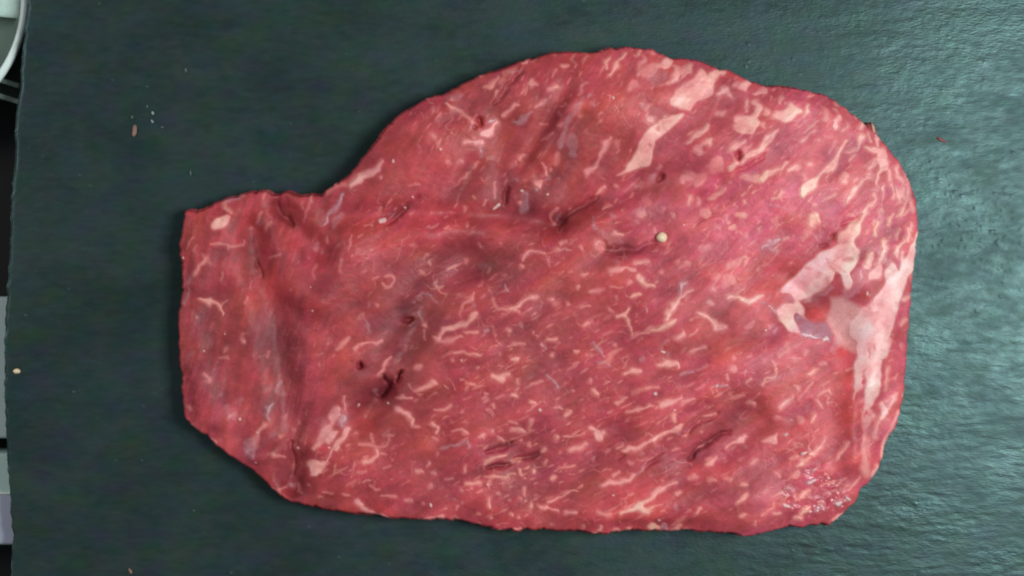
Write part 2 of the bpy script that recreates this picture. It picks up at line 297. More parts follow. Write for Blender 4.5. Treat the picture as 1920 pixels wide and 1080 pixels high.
DATA = """T 320 340
f .95;350 330 40 395 305 85 440 280 60
f .8;415 160 20 440 200 35 470 240 25
s .6;430 140 25 490 125 30 520 130 20
f .6;545 100 15 560 90 18
f .45;690 120 14 715 85 14
r .7;330 470 40 420 400 90 500 470 50
f .6;430 480 10 450 500 16 500 490 12 550 480 12
f .6;545 440 8 550 490 10
f .5;320 470 8 380 465 10 430 480 8 450 520 6
f .5;185 410 10 160 450 12 130 500 10
f .7;270 590 10 235 640 18 200 695 26
s .55;150 740 24 155 790 18 130 850 20 120 920 20
b 1;90 572 12
s .4;75 650 12 85 700 12
f .8;240 885 18 290 910 38 310 900 10
f .75;310 910 14 350 915 10 390 935 16 405 970 20 400 1000 8
f .5;390 930 8 440 895 8
f .4;205 1020 14 210 1025 10
f .6;635 300 14 670 260 18 705 230 12
s .35;640 310 40 700 290 40
f .5;595 350 18 600 352 14
f .5;715 350 16 745 320 14 760 300 10
f .5;750 590 12 790 565 18 830 545 10
m .5;600 440 60 640 560 60 680 700 50
m .4;860 560 60 830 700 60
g 2.5;800 120 60 790 200 70 830 260 60 920 330 50
g 1.2;640 600 25 690 720 25
f .55;1070 140 10 1060 200 12 1035 260 14 1010 300 8
f .4;1000 170 10 1010 200 8
s .75;1310 110 10 1265 180 14 1200 250 12 1165 330 10
s .5;1290 245 12 1240 290 30 1215 325 16
f .4;1180 420 8 1180 460 12
s .4;1105 470 10 1085 510 14
f .4;1145 530 16 1150 535 10
f .35;1385 400 8 1365 470 12 1350 520 8
f .4;1040 575 14 1045 580 10
f .3;1110 620 10 1095 720 10
f .3;1300 590 10 1290 680 14
b .6;912 808 8
b .6;1072 800 8
b .6;1072 965 8
f .4;575 870 12 570 910 16
f .35;620 760 10 610 800 12
f .3;390 700 16 390 740 16
f .35;210 490 30 200 520 30
f .3;260 560 20 310 620 20
f .4;1180 110 30 1230 60 40 1300 30 30
f .8;1350 50 14 1440 0 40
T 320 600
b .7;400 128 8
f .5;400 225 14 410 210 20
f .4;380 270 10 425 270 14
f .8;545 150 28 550 152 22
f .4;545 150 20 570 110 10
b .8;265 222 8
f .8;290 400 16 298 435 28
f .4;735 240 12 735 270 14
m .45;820 350 50 900 450 40
r .6;640 420 80 740 450 80
f .4;400 555 12 405 560 10
s .5;820 475 16 805 530 20
s .3;850 560 30 855 570 24
s .35;545 600 24 545 640 24
s .7;775 625 18 740 670 34 720 720 30 735 750 16
f .6;700 790 30 660 850 30 640 920 30
s .6;600 910 60 610 990 50 580 960 30
f .7;145 655 30 155 665 24
f .4;130 740 14 135 745 12
p .5;330 760 120 400 680 100 440 700 80
s .35;450 720 36 440 640 20
b .8;525 742 8
b .8;660 845 8
b 1;245 870 12
f .6;320 885 10 355 905 12
f .5;170 790 8 240 850 8
f .4;960 755 22 962 758 20
f .3;920 810 20 925 820 14
f .5;825 865 20 830 875 14
f .4;780 1010 14 820 1010 14
f .7;845 1030 20 848 1034 16
b 1;645 1062 8
b .7;960 960 10
f .75;1320 570 14 1320 620 28 1320 680 24
f .85;1260 670 50 1220 750 50 1160 850 50 1105 940 30 1090 980 14
s .55;1290 730 50 1280 790 40
s .4;1165 760 40 1160 770 30
f .95;1220 850 40 1180 900 40
f .5;1260 215 20 1300 180 20 1340 130 20
f .6;1420 190 16 1400 230 10
f .3;1110 340 30 1120 345 20
m .5;680 960 60 740 880 50
T 460 740
f 1;660 290 40 620 340 40
f .7;570 350 35 525 410 14
f 1;470 520 40 520 540 110 570 520 60 630 490 30 655 430 16 680 380 14
f 1;500 590 30 545 590 20
f .95;770 260 40 750 310 55 700 360 40 695 410 20
r .8;560 400 60 620 390 40
b 1;630 398 14
f .8;985 400 12 980 440 16 940 480 16 895 495 16
f .5;850 370 8 950 370 10 1010 385 8 1060 375 14 1095 340 12 1080 310 10
f .5;965 300 14 965 350 16
s .4;1050 300 16 1080 260 20
f .5;1080 300 14 1115 305 14
f .5;1010 430 10 1070 430 10
f .9;1140 95 30 1180 130 14 1240 160 18 1255 180 20 1250 230 12
f .5;1250 240 16 1310 235 10
f .8;1150 20 16 1200 15 20 1245 30 12
f .5;880 645 10 940 630 10
f .6;930 665 10 980 690 14 1010 690 10
f .4;860 570 14 920 560 10
f .35;820 500 8 810 600 10
f .7;1030 750 14 1130 750 12
f .7;1210 765 16 1260 780 12
f .5;1395 500 20 1400 530 16
f .7;1285 570 20 1350 565 12
f .5;1385 680 26 1388 684 22
f .5;740 735 14 790 740 10
f .4;590 720 12 650 735 10
f .35;560 755 20 570 760 12
f 1;840 785 26 880 825 24
f 1;900 850 30 960 865 24 1020 895 20 1090 925 14
r .9;1000 830 60 1100 870 60
f .6;1300 930 8 1440 920 8
f .5;250 700 14 290 705 16
s .4;310 690 24 370 685 24
f .5;390 680 24 405 720 20
f .4;420 740 10 430 750 8
f .4;200 690 8 250 725 8
f .4;480 665 14 484 668 12
f .6;230 440 14 280 470 18
b 1;87 503 10
f .4;400 405 16 402 408 14
f .4;265 300 24 268 304 20
f .4;830 300 30 840 305 24
b .7;1070 75 12
b .7;860 75 12
g 1.5;340 350 60 370 480 60 350 590 60
b .7;1395 825 10
T 600 260
f .95;470 190 24 430 240 44 380 270 44 320 290 40 270 330 30 230 365 20
r .8;180 350 40 270 300 40
f .6;110 350 30 60 420 34
s .9;190 430 12 140 510 18 80 590 10 40 655 10
s .5;160 570 16 100 650 24
b .8;562 180 14
f .7;470 300 24 472 304 20
b .8;915 82 14
f .8;1060 185 26 1062 190 22
f .5;970 185 30 980 180 20
f .3;740 70 30 745 75 24
f .4;670 350 14 740 360 14
b .8;705 440 12
b 1;648 512 12
b 1;450 615 20 490 605 20
g 1.8;740 440 50 640 530 30 560 600 24 500 640 20
f .5;265 720 8 250 770 14 230 830 8
s .3;185 920 14 180 960 12
f .3;55 765 16 58 770 14
f .35;25 850 16 28 855 14
f .3;145 800 20 148 806 14
r .5;600 40 40 560 80 30
r .6;950 680 80 1100 650 70
f .5;1105 650 18 1107 654 14
f .3;1090 270 10 1010 360 10
f .4;1180 180 14 1150 210 10
f .35;1225 310 20 1228 316 16
f .4;1150 440 14 1148 450 10
f .5;1220 500 12 1240 460 8
f .5;1080 530 20 1076 546 14
f .55;1310 340 14 1305 390 14 1315 450 10
b 1;1310 525 16 1345 510 16
m .6;1410 350 60 1400 500 60
g 2.2;1405 380 40 1400 500 40
f .35;705 800 30 710 806 20
f .5;830 925 26 840 935 16
f .35;800 870 10 770 900 8
f .4;1085 915 24 1080 930 14
f .4;1190 800 14 1196 802 12
f .5;1350 785 14 1360 787 10
g .9;1290 765 24 1200 810 20
f .35;760 1000 24 764 1006 18
f .5;400 1055 14 440 1045 14
f .5;500 1025 14 550 1035 12
f .4;260 880 14 256 890 10
f .9;1100 30 30 1140 35 24
f .9;1160 45 26 1215 30 20
s .6;1200 90 24 1200 130 30
T 660 500
f .6;260 70 14 300 70 14 320 100 10 310 150 10 270 155 30 240 130 10
f .35;520 50 24 524 54 18
f .4;190 290 20 188 300 14
s .35;130 290 20 132 300 14
f .4;100 370 16 60 400 20
s .35;100 380 10 130 430 10 130 480 8
f .8;40 610 16 60 585 16 130 575 16 190 580 16 215 545 12
r .5;130 540 40 150 550 40
f .8;285 665 26 260 700 34 240 750 14 215 800 14 200 820 28
g 4;60 740 30 90 700 30
g 5;220 850 50 260 900 110 220 960 60
g 4;340 860 40 380 790 30
s .6;175 930 30 190 970 20
b .6;60 1040 12
b .7;275 1040 14
g 3;390 390 30 440 385 40
m .5;350 380 100 380 480 80
m .3;480 180 160 560 300 120
s .4;500 250 10 540 210 12 590 220 12 630 260 20
s .4;460 270 20 464 274 16
s .4;620 120 20 624 140 14
s .3;780 215 14 820 200 12
f .8;545 435 34 548 440 26
s .5;500 350 16 520 400 12
f .4;530 480 14 540 550 10
f .3;400 600 12 396 640 10
f .9;620 525 14 660 540 30 700 480 50 760 450 60 820 425 40 870 425 20 905 390 20 935 350 14
f .75;900 200 12 880 245 34 850 270 20
f .45;840 290 12 820 380 12
f .5;985 100 10 950 150 10
s .4;910 270 10 920 320 8
f .6;630 550 20 700 560 14 800 535 14
f .6;860 500 20 940 485 14
s .5;1000 480 24 1010 482 20
f .4;1050 440 16 1070 520 10
f .3;1095 650 20 1096 656 14
f .6;1055 240 14 1065 295 16 1110 320 18 1180 315 18
f .95;1190 315 26 1250 300 24 1320 240 24 1390 230 34
f .7;1220 330 24 1250 350 14
s .8;1155 130 12 1175 180 14
f .8;1170 470 24 1172 476 18
f .4;1180 510 14 1182 520 10
f .5;1255 430 24 1260 440 16
f .35;1040 180 12 1044 190 10
f .5;1150 580 10 1200 570 14 1280 575 8
f .8;780 630 10 850 625 16 900 655 16 970 665 14
f .8;770 705 30 774 708 26
b .6;835 685 10
f .7;940 755 24 942 758 20
f .9;1200 685 20 1240 685 26
r .5;1310 700 40 1320 705 40
f .8;1050 830 30 1100 855 40 1130 830 16 1195 800 20
f .6;1250 830 12 1240 880 20
f .45;880 870 30 940 890 20
f .4;860 930 14 880 900 10
f .4;700 880 8 730 900 8
f .8;640 850 16 600 850 30 560 880 20 500 930 20 480 940 16
f .4;440 870 8 470 930 8
f .8;340 980 14 390 970 20 440 990 14
f .6;520 970 14 500 960 12
f .5;520 750 30 500 756 20
f .9;350 1055 40 354 1058 34
f .7;620 1055 14 690 1055 16 740 1035 16
f .5;1000 955 18 990 956 14
f .95;1220 975 30 1240 980 30
f .7;1340 1000 24 1360 1005 16
f .6;1050 1030 24 1060 1050 16
b 1;1408 1058 20
f .5;1350 890 10 1410 860 14
f .4;1360 490 16 1356 510 12
f .6;1430 590 16 1420 575 12
T 780 80
f .9;800 170 20 830 155 36
s .6;770 230 30 740 240 20 700 230 30
f .4;740 210 60 680 250 60
f .45;650 280 40 640 300 30
f .6;520 350 20 560 350 30 590 310 20 610 260 14
f .4;500 250 20 510 245 16
f .5;620 370 20 600 400 16
s .5;250 430 30 290 420 40 330 400 30
f .5;270 430 20 276 434 14
f .8;240 470 14 290 505 22 350 545 24 390 575 40
f 1;415 590 50 417 592 46
s .8;415 620 14 412 660 14
g 4;440 630 20 445 640 20
g 3;470 570 50 500 620 40
f 1;510 690 40 560 680 70 590 650 50 610 610 30
s .6;560 600 30 600 600 40
f .95;385 750 24 410 755 20
f .95;430 755 24 480 755 30 500 745 12
f .6;440 720 20 436 726 16
s .5;480 800 24 475 850 24
f .6;130 705 36 134 710 26
b .8;195 800 16
f .8;340 900 24 342 906 20
f .5;250 905 26 262 898 18
s .3;170 600 20 180 560 14
s .35;125 510 24 128 530 16
f .35;285 690 14 290 694 10
f .9;880 310 40 860 335 30 900 330 16
f .6;820 360 14 790 400 8
f .75;990 360 24 1030 350 22 1070 355 14
f .6;960 445 16 930 475 24 890 500 14
s .6;850 530 14 800 590 28 750 605 14
f .85;770 495 14 730 490 24 700 530 24 660 560 30
g 1.6;560 470 40 620 430 50 700 320 40 800 230 40
f .7;1140 185 14 1100 205 20
f .5;1050 240 14 1020 270 10
s .4;1180 150 30 1186 155 24
f .35;1030 110 14 1034 114 10
f .5;1280 310 14 1250 350 14 1220 410 14
s .6;1290 410 30 1280 420 24
s .5;1320 470 24 1326 480 16
f .5;1210 570 16 1212 576 12
f .5;1100 480 14 1104 484 12
f .5;1070 495 12 1074 498 10
f .4;1060 540 16 1064 560 12
s .5;1240 440 30 1190 520 40 1130 640 40 1100 700 40 1080 780 40
s .4;1160 740 80 1180 840 50
f .6;1010 690 10 970 720 20 945 745 12
f .5;1060 640 14 1090 620 12
f .4;940 620 8 980 620 8
f .7;810 840 16 780 880 20
f .3;740 900 14 736 910 10
s .3;840 860 14 844 870 10
r .5;1000 620 60 1010 640 60
r .6;1040 900 80 1050 920 70
r .5;560 800 50 580 850 50
f .7;950 920 14 970 950 24 960 1000 20
f .6;1010 960 16 1012 970 14
s .5;960 1040 30 970 1030 24
f .6;900 1060 30 920 1050 20
s .5;750 1020 24 760 1040 18
f .85;1430 760 24 1400 810 18 1370 880 10 1340 930 14 1310 960 28 1280 990 24
f .5;380 985 14 340 1030 8
f .4;440 920 16 450 910 12
b .7;1395 78 16
f .8;1420 150 34 1410 200 16
T 900 280
f .7;480 130 20 490 170 24
s .5;500 190 24 510 230 30
f .8;400 270 14 430 290 24 460 250 16
s .4;690 40 40 700 46 34
f .4;570 60 40 560 110 40
s .5;270 220 20 276 230 16
b 1;297 318 16
f .8;290 410 26 292 414 22
s .55;330 350 40 340 420 60 300 460 40
s .6;400 310 16 404 314 12
b .8;495 335 22
f .7;580 440 14 545 480 14 540 530 14
f .95;550 540 24 552 543 20
s .4;600 470 14 580 520 12
f .9;940 290 20 900 325 20 870 350 10
f .5;1020 280 24 1030 276 18
g 1.8;880 370 60 760 420 50 660 480 50 580 560 40
f .7;960 430 20 920 455 14
f .45;680 430 14 660 440 10
s .6;840 520 14 860 590 20 890 600 14
s .5;975 500 30 980 510 24
f .7;1010 610 14 1060 635 24
s .35;920 620 40 930 625 30
f .8;600 700 20 640 685 20
f .8;575 750 34 578 752 30
f .6;640 750 12 690 750 10
f .6;750 730 14 765 760 14
f .9;325 830 12 350 795 16 400 775 18 480 775 18
f .8;300 870 30 304 872 24
r .4;340 730 30 346 760 30
f .5;510 830 16 525 870 12
f .3;610 820 20 620 828 14
f .75;870 710 30 910 735 36
g 1.8;920 740 60 1050 770 80 1200 740 50 1310 700 40
m .5;930 750 50 1060 770 70 1200 740 50
f .5;1290 610 20 1300 612 16
s .45;1170 480 60 1200 440 40
s .4;1160 550 30 1170 556 24
f .3;1240 380 40 1250 390 34
f .4;1370 450 30 1374 456 24
g 2.8;1330 240 40 1370 200 30
s .55;1300 200 20 1290 220 16
s .5;1170 285 20 1190 280 20
f .4;1340 140 30 1344 144 24
f .75;1150 855 14 1240 835 16
f .9;960 915 24 1030 905 30 1130 905 20
f .6;970 935 20 976 940 14
f .9;1170 945 30 1210 990 24 1230 1015 20 1280 1025 12
f .6;1350 910 30 1354 914 22
f .5;770 945 26 774 948 20
f .8;890 1055 26 840 1060 12
s .4;1030 845 24 1034 850 18
f .4;190 950 14 194 954 10
s .7;195 1020 12 215 1050 14
f .35;70 900 14 66 910 10
f .5;1100 1005 14 1102 1008 10
T 1120 80
f .8;200 100 20 160 160 24 110 210 20 75 270 14
f .7;60 160 40 80 130 30
f .6;330 80 14 280 110 14
f .6;350 120 14 320 190 14 290 260 16
f .4;400 90 20 410 95 14
f .85;520 150 40 480 190 50 430 190 30
f .5;400 210 60 350 240 50
s .35;430 290 80 440 280 70
f .4;240 340 50 230 380 30
f .6;700 190 24 680 230 30 620 240 26
f .6;580 230 30 560 290 30 510 330 24
F .85;760 220 800 230 830 290 860 320 840 400 780 440 730 460 680 520 600 520 540 490 515 440 560 390 640 330 700 290
f .85;900 220 40 860 260 40 830 330 50
f .8;940 210 20 920 240 30
f .9;880 390 20 920 380 40 960 370 50 980 420 30
f .85;1110 320 36 1090 350 40
f .6;1030 330 20 1020 340 14
r .6;960 260 90 1060 290 70
f .7;1160 395 14 1190 380 14 1240 370 30
f .8;1110 450 24 1100 480 20
f .9;1150 460 24 1180 490 24 1180 560 30 1150 590 40
f .6;1090 500 16 1094 530 12
f 1;1060 620 90 1110 640 110 1150 620 70
f .8;1020 590 16 1030 600 14
f .6;1240 545 26 1242 550 20
f .85;1320 560 40 1380 570 50 1420 520 40 1440 500 40
f .5;1220 640 20 1224 646 14
F 1;1330 660 1290 740 1240 790 1180 840 1100 900 1040 940 1060 880 1100 830 1160 790 1200 730 1240 690
f .9;1080 760 20 1020 790 30 980 820 30
g 3.5;1040 840 50 1030 890 30
f 1;1020 920 36 990 945 30
g 1.2;1240 850 24 1130 930 20 1000 980 20 900 1020 30
F 1;640 550 600 600 540 640 480 700 430 740 410 800 390 860 385 940 300 950 200 980 120 1010 200 950 260 850 300 760 330 700 380 660 420 610 480 590 560 560
x .5;440 660 24 460 640 20
x .5;370 775 16 375 780 14
x .4;500 600 16 530 590 14
f .6;380 600 30 420 590 20
f .5;500 560 14 510 556 12
f .75;350 500 30 310 480 20
b .8;115 435 14
f .7;930 525 14 880 545 24
f .75;800 630 30 770 680 30 720 710 24 670 755 16
f .65;830 740 24 780 780 40 730 820 40
f .8;90 730 14 60 780 18 20 860 10
f .5;130 760 20 150 800 14
f .6;1110 1010 20 1050 1030 14
f .5;640 1020 40 700 1010 40
f .4;860 930 60 880 920 60
f .5;1360 440 16 1364 450 12
f .5;460 930 24 470 936 20
T 1380 130
f .85;250 370 20 310 360 30 350 380 40
f .9;350 380 40 400 320 44 440 325 24
f .9;510 290 26 505 320 40 470 360 16
f .6;330 240 16 310 270 10
f .8;580 400 14 530 440 14 470 480 12
f .8;560 475 14 510 500 16 460 550 14
f 1;720 390 60 725 430 40 720 460 14
f .6;640 390 40 650 320 24
f .5;710 320 20 714 324 16
f .6;800 410 16 780 460 20
f .6;870 365 14 872 370 12
f .9;930 400 20 915 440 20
f .8;915 510 24 905 560 24 890 600 16
f .6;880 610 20 820 630 20
F .95;840 550 800 600 770 660 740 730 710 770 660 785 620 790 590 850 560 910 500 950 470 980 440 970 450 910 500 850 540 820 590 800 640 730 700 680 740 620 800 545
f .7;730 560 14 700 600 14 670 640 8
f .9;345 725 14 300 765 24 220 790 34 170 830 24
f .7;440 745 24 400 760 20 370 790 8
f .7;530 725 24 534 728 18
f .5;140 830 40 60 830 30
f .4;480 800 20 490 830 20
f .5;590 540 24 594 544 18
f .7;780 800 30 770 840 30
f .5;870 830 24 874 834 20
f .95;950 820 16 920 870 24 870 920 34 820 970 24 800 1010 10
f .75;705 935 14 650 965 16 620 985 10
f .5;560 1015 14 570 1013 12
f .85;330 930 16 300 950 24 250 960 14
s .5;250 1010 14 300 1040 20
f .9;1035 480 12 1040 530 30 1035 590 14
f .95;940 610 20 1000 610 24 1040 620 20
f 1;1070 640 50 1075 700 70 1060 750 50 1040 800 20 1040 870 12
f .8;1000 700 40 970 750 20
f .6;1110 760 16 1140 850 12
f .8;1190 750 24 1190 810 24 1240 850 20
f .7;1230 890 16 1210 960 40
f .8;1270 890 16 1275 960 20 1230 1040 20 1200 1080 20
f .5;1300 1050 20 1304 1056 16
f .9;1020 930 24 1010 990 34 960 1040 34 930 1080 34
f .45;740 270 40 770 278 16
f .5;560 175 16 564 178 12
f .5;820 320 14 824 324 10
f .5;60 1000 16 64 1010 12
p .7;850 690 120 880 700 120
p .5;780 950 200 1150 950 150
p .5;700 1000 200 300 900 200
f .8;1255 800 22 1262 860 26
f .8;1180 900 16 1195 960 30 1205 1000 20
f .7;1150 880 12 1160 960 16
f .7;1290 980 14 1310 1040 18
f .7;1090 880 14 1075 960 18 1060 1020 14
f .6;830 700 14 870 660 18
f .7;960 480 16 985 560 14
T 1180 320
f .6;440 200 20 430 250 24
f .7;690 150 20 660 180 24 620 210 30
f .7;500 220 20 510 250 24
f .5;550 330 60 560 340 40
f .5;400 60 30 404 64 24
f .45;500 100 40 520 60 50
f .5;740 100 24 744 104 18
f .5;80 320 50 84 326 40
f .35;110 220 50 116 226 40
f .5;325 340 24 328 343 20
f .5;255 290 24 258 294 20
b .9;398 405 14
f .5;170 455 24 174 458 18
f .7;1130 175 20 1080 200 16
s .5;1040 240 24 1044 250 18
s .5;1090 275 14 1130 280 20
f .75;1350 370 30 1340 420 24
f .4;1320 470 20 1290 520 14
s .95;980 580 20 1020 550 30 1090 525 20
s .6;1040 570 40 1110 600 20
f .4;1170 515 10 1150 520 8
f .6;830 340 30 780 340 14
f .4;700 345 16 720 400 14
f .5;640 440 30 650 450 24
f .5;750 440 40 760 430 30
f .4;850 490 20 856 500 14
f .4;950 440 20 960 450 14
f .5;1050 390 20 1056 396 14
g 1;470 410 12 580 355 14 690 330 10
m .8;470 410 14 580 355 20 690 330 12
m .5;600 310 40 610 315 30
g .6;730 410 8 790 370 10
f .5;570 580 24 540 590 20
f .6;850 660 14 760 700 24 720 710 20
f .5;410 700 30 414 710 24
f .4;730 820 50 720 850 40
f .35;640 800 30 644 820 20
f .4;1190 690 16 1194 694 12
f .6;600 890 24 610 893 18
f .9;730 955 16 790 945 24 830 965 14 870 985 24 930 965 24 980 935 12
s .65;980 985 12 1050 1025 12 1080 1050 14
f .6;230 755 24 234 758 18
f .85;10 955 12 30 940 20 60 925 12
s .7;380 850 30 360 890 24 345 930 20
f .85;460 895 14 400 905 24 350 940 24 290 1000 26 260 1060 30
f .4;590 990 30 596 996 20
T 1400 390
F 1;900 0 860 60 850 130 830 190 790 220 770 260 820 300 820 370 780 430 740 480 770 560 750 620 720 620 700 560 690 500 640 480 600 590 540 640 450 680 400 700 340 680 310 640 250 650 240 620 280 570 340 530 380 470 420 420 480 370 550 330 620 300 670 280 650 230 690 180 750 130 800 90 850 30
x .45;560 400 14 620 470 14
x .5;700 390 16 750 385 16
x .45;430 460 20 450 455 16
x .4;600 420 14 640 400 10
x .35;700 250 30 670 240 20
x .35;590 520 30 560 600 30
s .4;430 680 40 520 670 30
s .45;330 640 40 380 660 30
F 1;200 750 250 720 340 715 360 680 390 680 400 720 415 770 420 820 450 850 470 862 400 815 350 780 330 800 340 850 360 900 400 960 340 940 280 900 220 840
S .95;350 790 400 800 440 845 500 860 600 850 620 940 600 1010 540 990 470 975 400 950 350 890 335 830
b 1;560 990 20 590 975 20
F 1;1270 170 1265 280 1250 380 1230 480 1180 530 1150 600 1120 740 1080 860 1030 980 1020 1080 780 1080 790 1000 760 960 750 860 790 790 830 740 900 710 950 650 990 590 1010 540 1010 450 1050 400 1080 420 1100 480 1120 440 1130 390 1180 370 1180 300 1220 260 1250 180
F .9;1010 310 1030 340 990 380 980 430 1000 500 960 540 880 550 870 500 910 460 960 420 970 370 1000 310
f .6;1010 240 14 1010 300 20
f .85;905 340 14 890 390 40 870 430 40
s .5;850 460 40 840 480 30
s .4;820 560 50 800 500 40
f .9;1110 290 20 1090 330 34 1065 350 14
f .8;1195 160 14 1190 220 16
f .6;1130 160 14 1100 220 14
f .6;1160 0 16 1120 60 14
f .6;1220 20 24 1224 30 18
f .5;990 10 24 994 20 18
f .4;930 100 16 934 130 12
b .6;880 640 8 875 655 8
r .8;720 640 40 860 640 40
r .7;520 780 60 560 800 70
x .4;860 720 20 870 735 20
f .85;480 100 44 460 140 20
f .5;430 210 20 420 230 14
f .4;290 235 10 240 245 8
f .7;1210 650 12 1150 690 16
f .8;1180 830 14 1140 865 14
f .4;1130 1040 14 1126 1060 10
f .5;20 850 14 0 880 12
b .7;120 910 14
s .4;190 920 20 196 930 14
g 2.2;540 290 24 580 280 20
g 3;620 210 40 640 240 40
m .5;540 290 30 620 220 50
g 1.2;800 80 24 700 150 30
p .7;900 200 130 880 280 90
p .5;1100 100 130 1080 700 90
s .5;660 1000 60 640 1060 50
s .45;740 560 50 800 600 50 830 560 40
s .5;680 860 60 740 900 60
f .7;960 120 14 930 200 16
f .7;1075 60 14 1050 130 16
f .8;1160 240 14 1120 290 18
f .6;1225 120 14 1215 180 16
f .8;1240 420 20 1180 500 26
f .8;1150 330 14 1130 380 18
T 980 500
f .8;220 235 34 222 238 28
f .35;240 280 30 244 290 24
f .6;330 260 24 326 266 18
f .7;450 70 24 470 62 16
f .6;410 155 20 420 155 14
f .9;500 185 12 560 180 30
f .5;640 155 12 740 160 10
f .7;450 290 20 490 290 12
f .3;690 240 16 700 238 12
f .6;915 320 20 918 322 16
f .95;690 375 20 730 365 34 760 340 16 785 315 16
f .7;760 390 16 790 450 12 820 505 10
f .6;830 515 12 920 505 12
f .9;930 490 14 1010 465 30 1070 430 40 1120 410 14
f .9;1060 390 20 1065 330 40 1100 280 30 1150 220 24
f .7;440 435 12 490 415 24
f .5;650 325 20 670 335 14
f .3;550 490 20 555 480 14
f .3;630 500 14 640 490 10
f .9;180 545 20 230 535 20
r .6;270 590 30 275 600 30
f .6;80 490 20 78 500 16
s .5;140 570 14 175 615 14
f .7;235 665 20 236 670 16
f .7;400 635 16 420 637 20
f .4;520 660 16 526 664 12
s .75;510 575 20 550 605 18 590 640 20 600 670 10
s .75;560 710 24 620 715 24 640 740 12
f .5;690 585 20 694 590 16
f .95;755 800 14 810 780 28 850 775 24
s .6;870 690 24 890 680 16
s .6;1080 550 12 1030 590 16 990 610 12
b 1;1025 635 16 1045 642 14
f .95;1000 725 20 1060 710 34 1130 700 24 1140 740 16
s .4;1080 650 16 1084 660 12
f .9;1140 520 24 1180 500 24
f .6;1230 510 14 1300 480 12
f .95;1255 630 20 1290 605 24 1350 600 24
f .95;1310 350 34 1370 370 34 1410 420 34 1420 465 30
s .5;1390 260 30 1394 268 24
f .6;1410 170 30 1414 173 22
f .6;1035 30 30 1040 36 22
f .4;1245 400 14 1240 406 12
s .7;1165 810 10 1200 795 16 1245 780 16
f .5;1290 755 12 1370 730 14
s .75;170 805 14 210 840 18 245 890 20
r .5;350 860 50 360 870 50
f .7;370 920 24 376 923 18
f .6;500 855 24 506 858 18
f .8;515 920 26 545 960 16
f .5;60 890 10 140 860 14
f .6;60 1000 24 76 1006 16
b 1;125 1058 16
f .6;260 1045 16 280 1055 20
f .5;340 1075 14 350 1078 12
f .8;700 1010 14 750 985 24 780 970 12
f .5;830 940 14 900 920 14 1000 890 14
b .8;990 950 20
f .95;1010 1010 20 1060 995 40 1120 990 20 1180 960 14
f .95;1190 1005 16 1240 995 24 1270 985 12
f .7;830 1070 14 900 1050 14 960 1020 10
f .5;1290 910 12 1340 895 12
b 1;1430 890 20
g 1;1050 600 14 1060 606 12
m .3;1200 600 60 1220 620 60
T 1280 560
f .9;210 200 30 240 215 24 310 215 14
f .7;440 220 12 510 175 14
b .8;598 232 12
s .5;670 235 20 680 215 14
f .5;350 440 20 354 444 16
f .6;355 510 40 358 520 34
f .5;90 520 10 170 495 10
s .9;230 650 12 300 635 14
f .6;320 600 16 310 570 12
f .5;100 665 14 150 650 10
f .7;440 615 20 480 590 20
f .85;565 635 16 600 595 14 650 570 16 685 530 12
f .5;630 460 10 680 510 10
s .5;540 440 24 546 446 18
f .9;480 755 24 510 780 24
f .6;540 690 20 542 694 16
f .5;530 700 10 500 750 10
f .5;700 410 40 760 370 40
f .6;880 420 24 900 390 24
f .7;930 560 16 960 530 16
f .5;1000 500 14 1040 490 14
f .85;690 800 20 740 760 40 790 730 30
f .7;820 655 20 830 670 18
f .6;880 690 10 920 660 12 940 625 12
f .7;980 740 12 1030 690 12 1060 670 14
f .85;970 770 26 990 810 14
f .7;1060 670 12 1100 710 10
f .6;350 740 14 430 710 14
f .4;330 690 12 360 730 10
f .8;150 880 16 200 850 24
f .6;140 990 26 142 994 20
g 1.4;20 990 20 120 920 20 200 840 14
g 1.6;220 1050 24 330 975 30
g .8;430 860 60 480 800 50
f .95;370 1070 20 410 1050 30 450 1020 20
f .9;590 1060 30 640 1040 60 680 1000 20
s .8;730 1000 12 770 1000 12
f .7;870 890 20 850 900 16
f .8;940 910 14 955 875 20
f .5;670 870 30 675 875 24
r .9;1200 560 60 1230 700 60 1250 850 80 1220 1000 60
r .5;900 420 150 1050 450 150 1150 560 100
F 1;1270 330 1340 320 1440 300 1440 430 1340 440 1340 480 1310 540 1290 620 1260 700 1235 770 1240 700 1250 600 1240 480
F 1;1340 450 1440 430 1440 640 1430 700 1390 770 1330 820 1300 890 1295 860 1320 790 1335 730 1330 640 1320 560
T 1420 640
F 1;790 120 890 110 890 180 880 300 880 390 840 440 800 470 770 500 740 570 735 540 760 470 770 400 765 320 760 240 780 180
F .95;700 20 790 0 940 0 950 60 930 100 890 110 790 130 760 200 740 240 720 290 700 360 680 430 670 440 680 360 690 280 690 150
x .5;840 20 14 840 70 14
f .6;950 180 16 930 260 20 920 350 24
f .5;1020 240 14 1000 270 10
f .6;1045 20 14 1040 40 10
f .95;900 460 20 900 500 34 930 500 30 890 560 30
f .7;960 430 14 930 440 12
f .9;1020 380 14 1000 430 24 970 460 20
p .7;800 500 20 800 560 30 770 640 30
f .62;785 560 22 772 640 26 774 740 30 762 860 30 770 950 30
f .7;800 490 30 804 500 26
f .8;880 590 10 880 640 16 860 690 24 880 720 10
f .5;800 700 16 796 780 18 800 860 16
f .95;1048 530 18 1004 610 24 960 660 16 940 720 20 920 800 14 900 880 10
f .8;1090 360 8 1080 400 8
f .9;860 930 20 850 970 34 830 1010 24
f .7;740 1000 16 700 1050 16
f .8;640 740 16 600 800 14 565 860 16
f .5;480 700 10 450 760 14
f .8;450 770 14 400 830 16
f .95;350 860 16 290 900 24 260 920 10
b 1;305 828 14 330 822 14
f .6;230 860 14 270 850 12
f .6;290 570 40 292 580 30
b 1;195 688 10 208 680 10
f .5;110 560 20 114 564 16
r .95;650 500 90 640 620 80 620 400 60
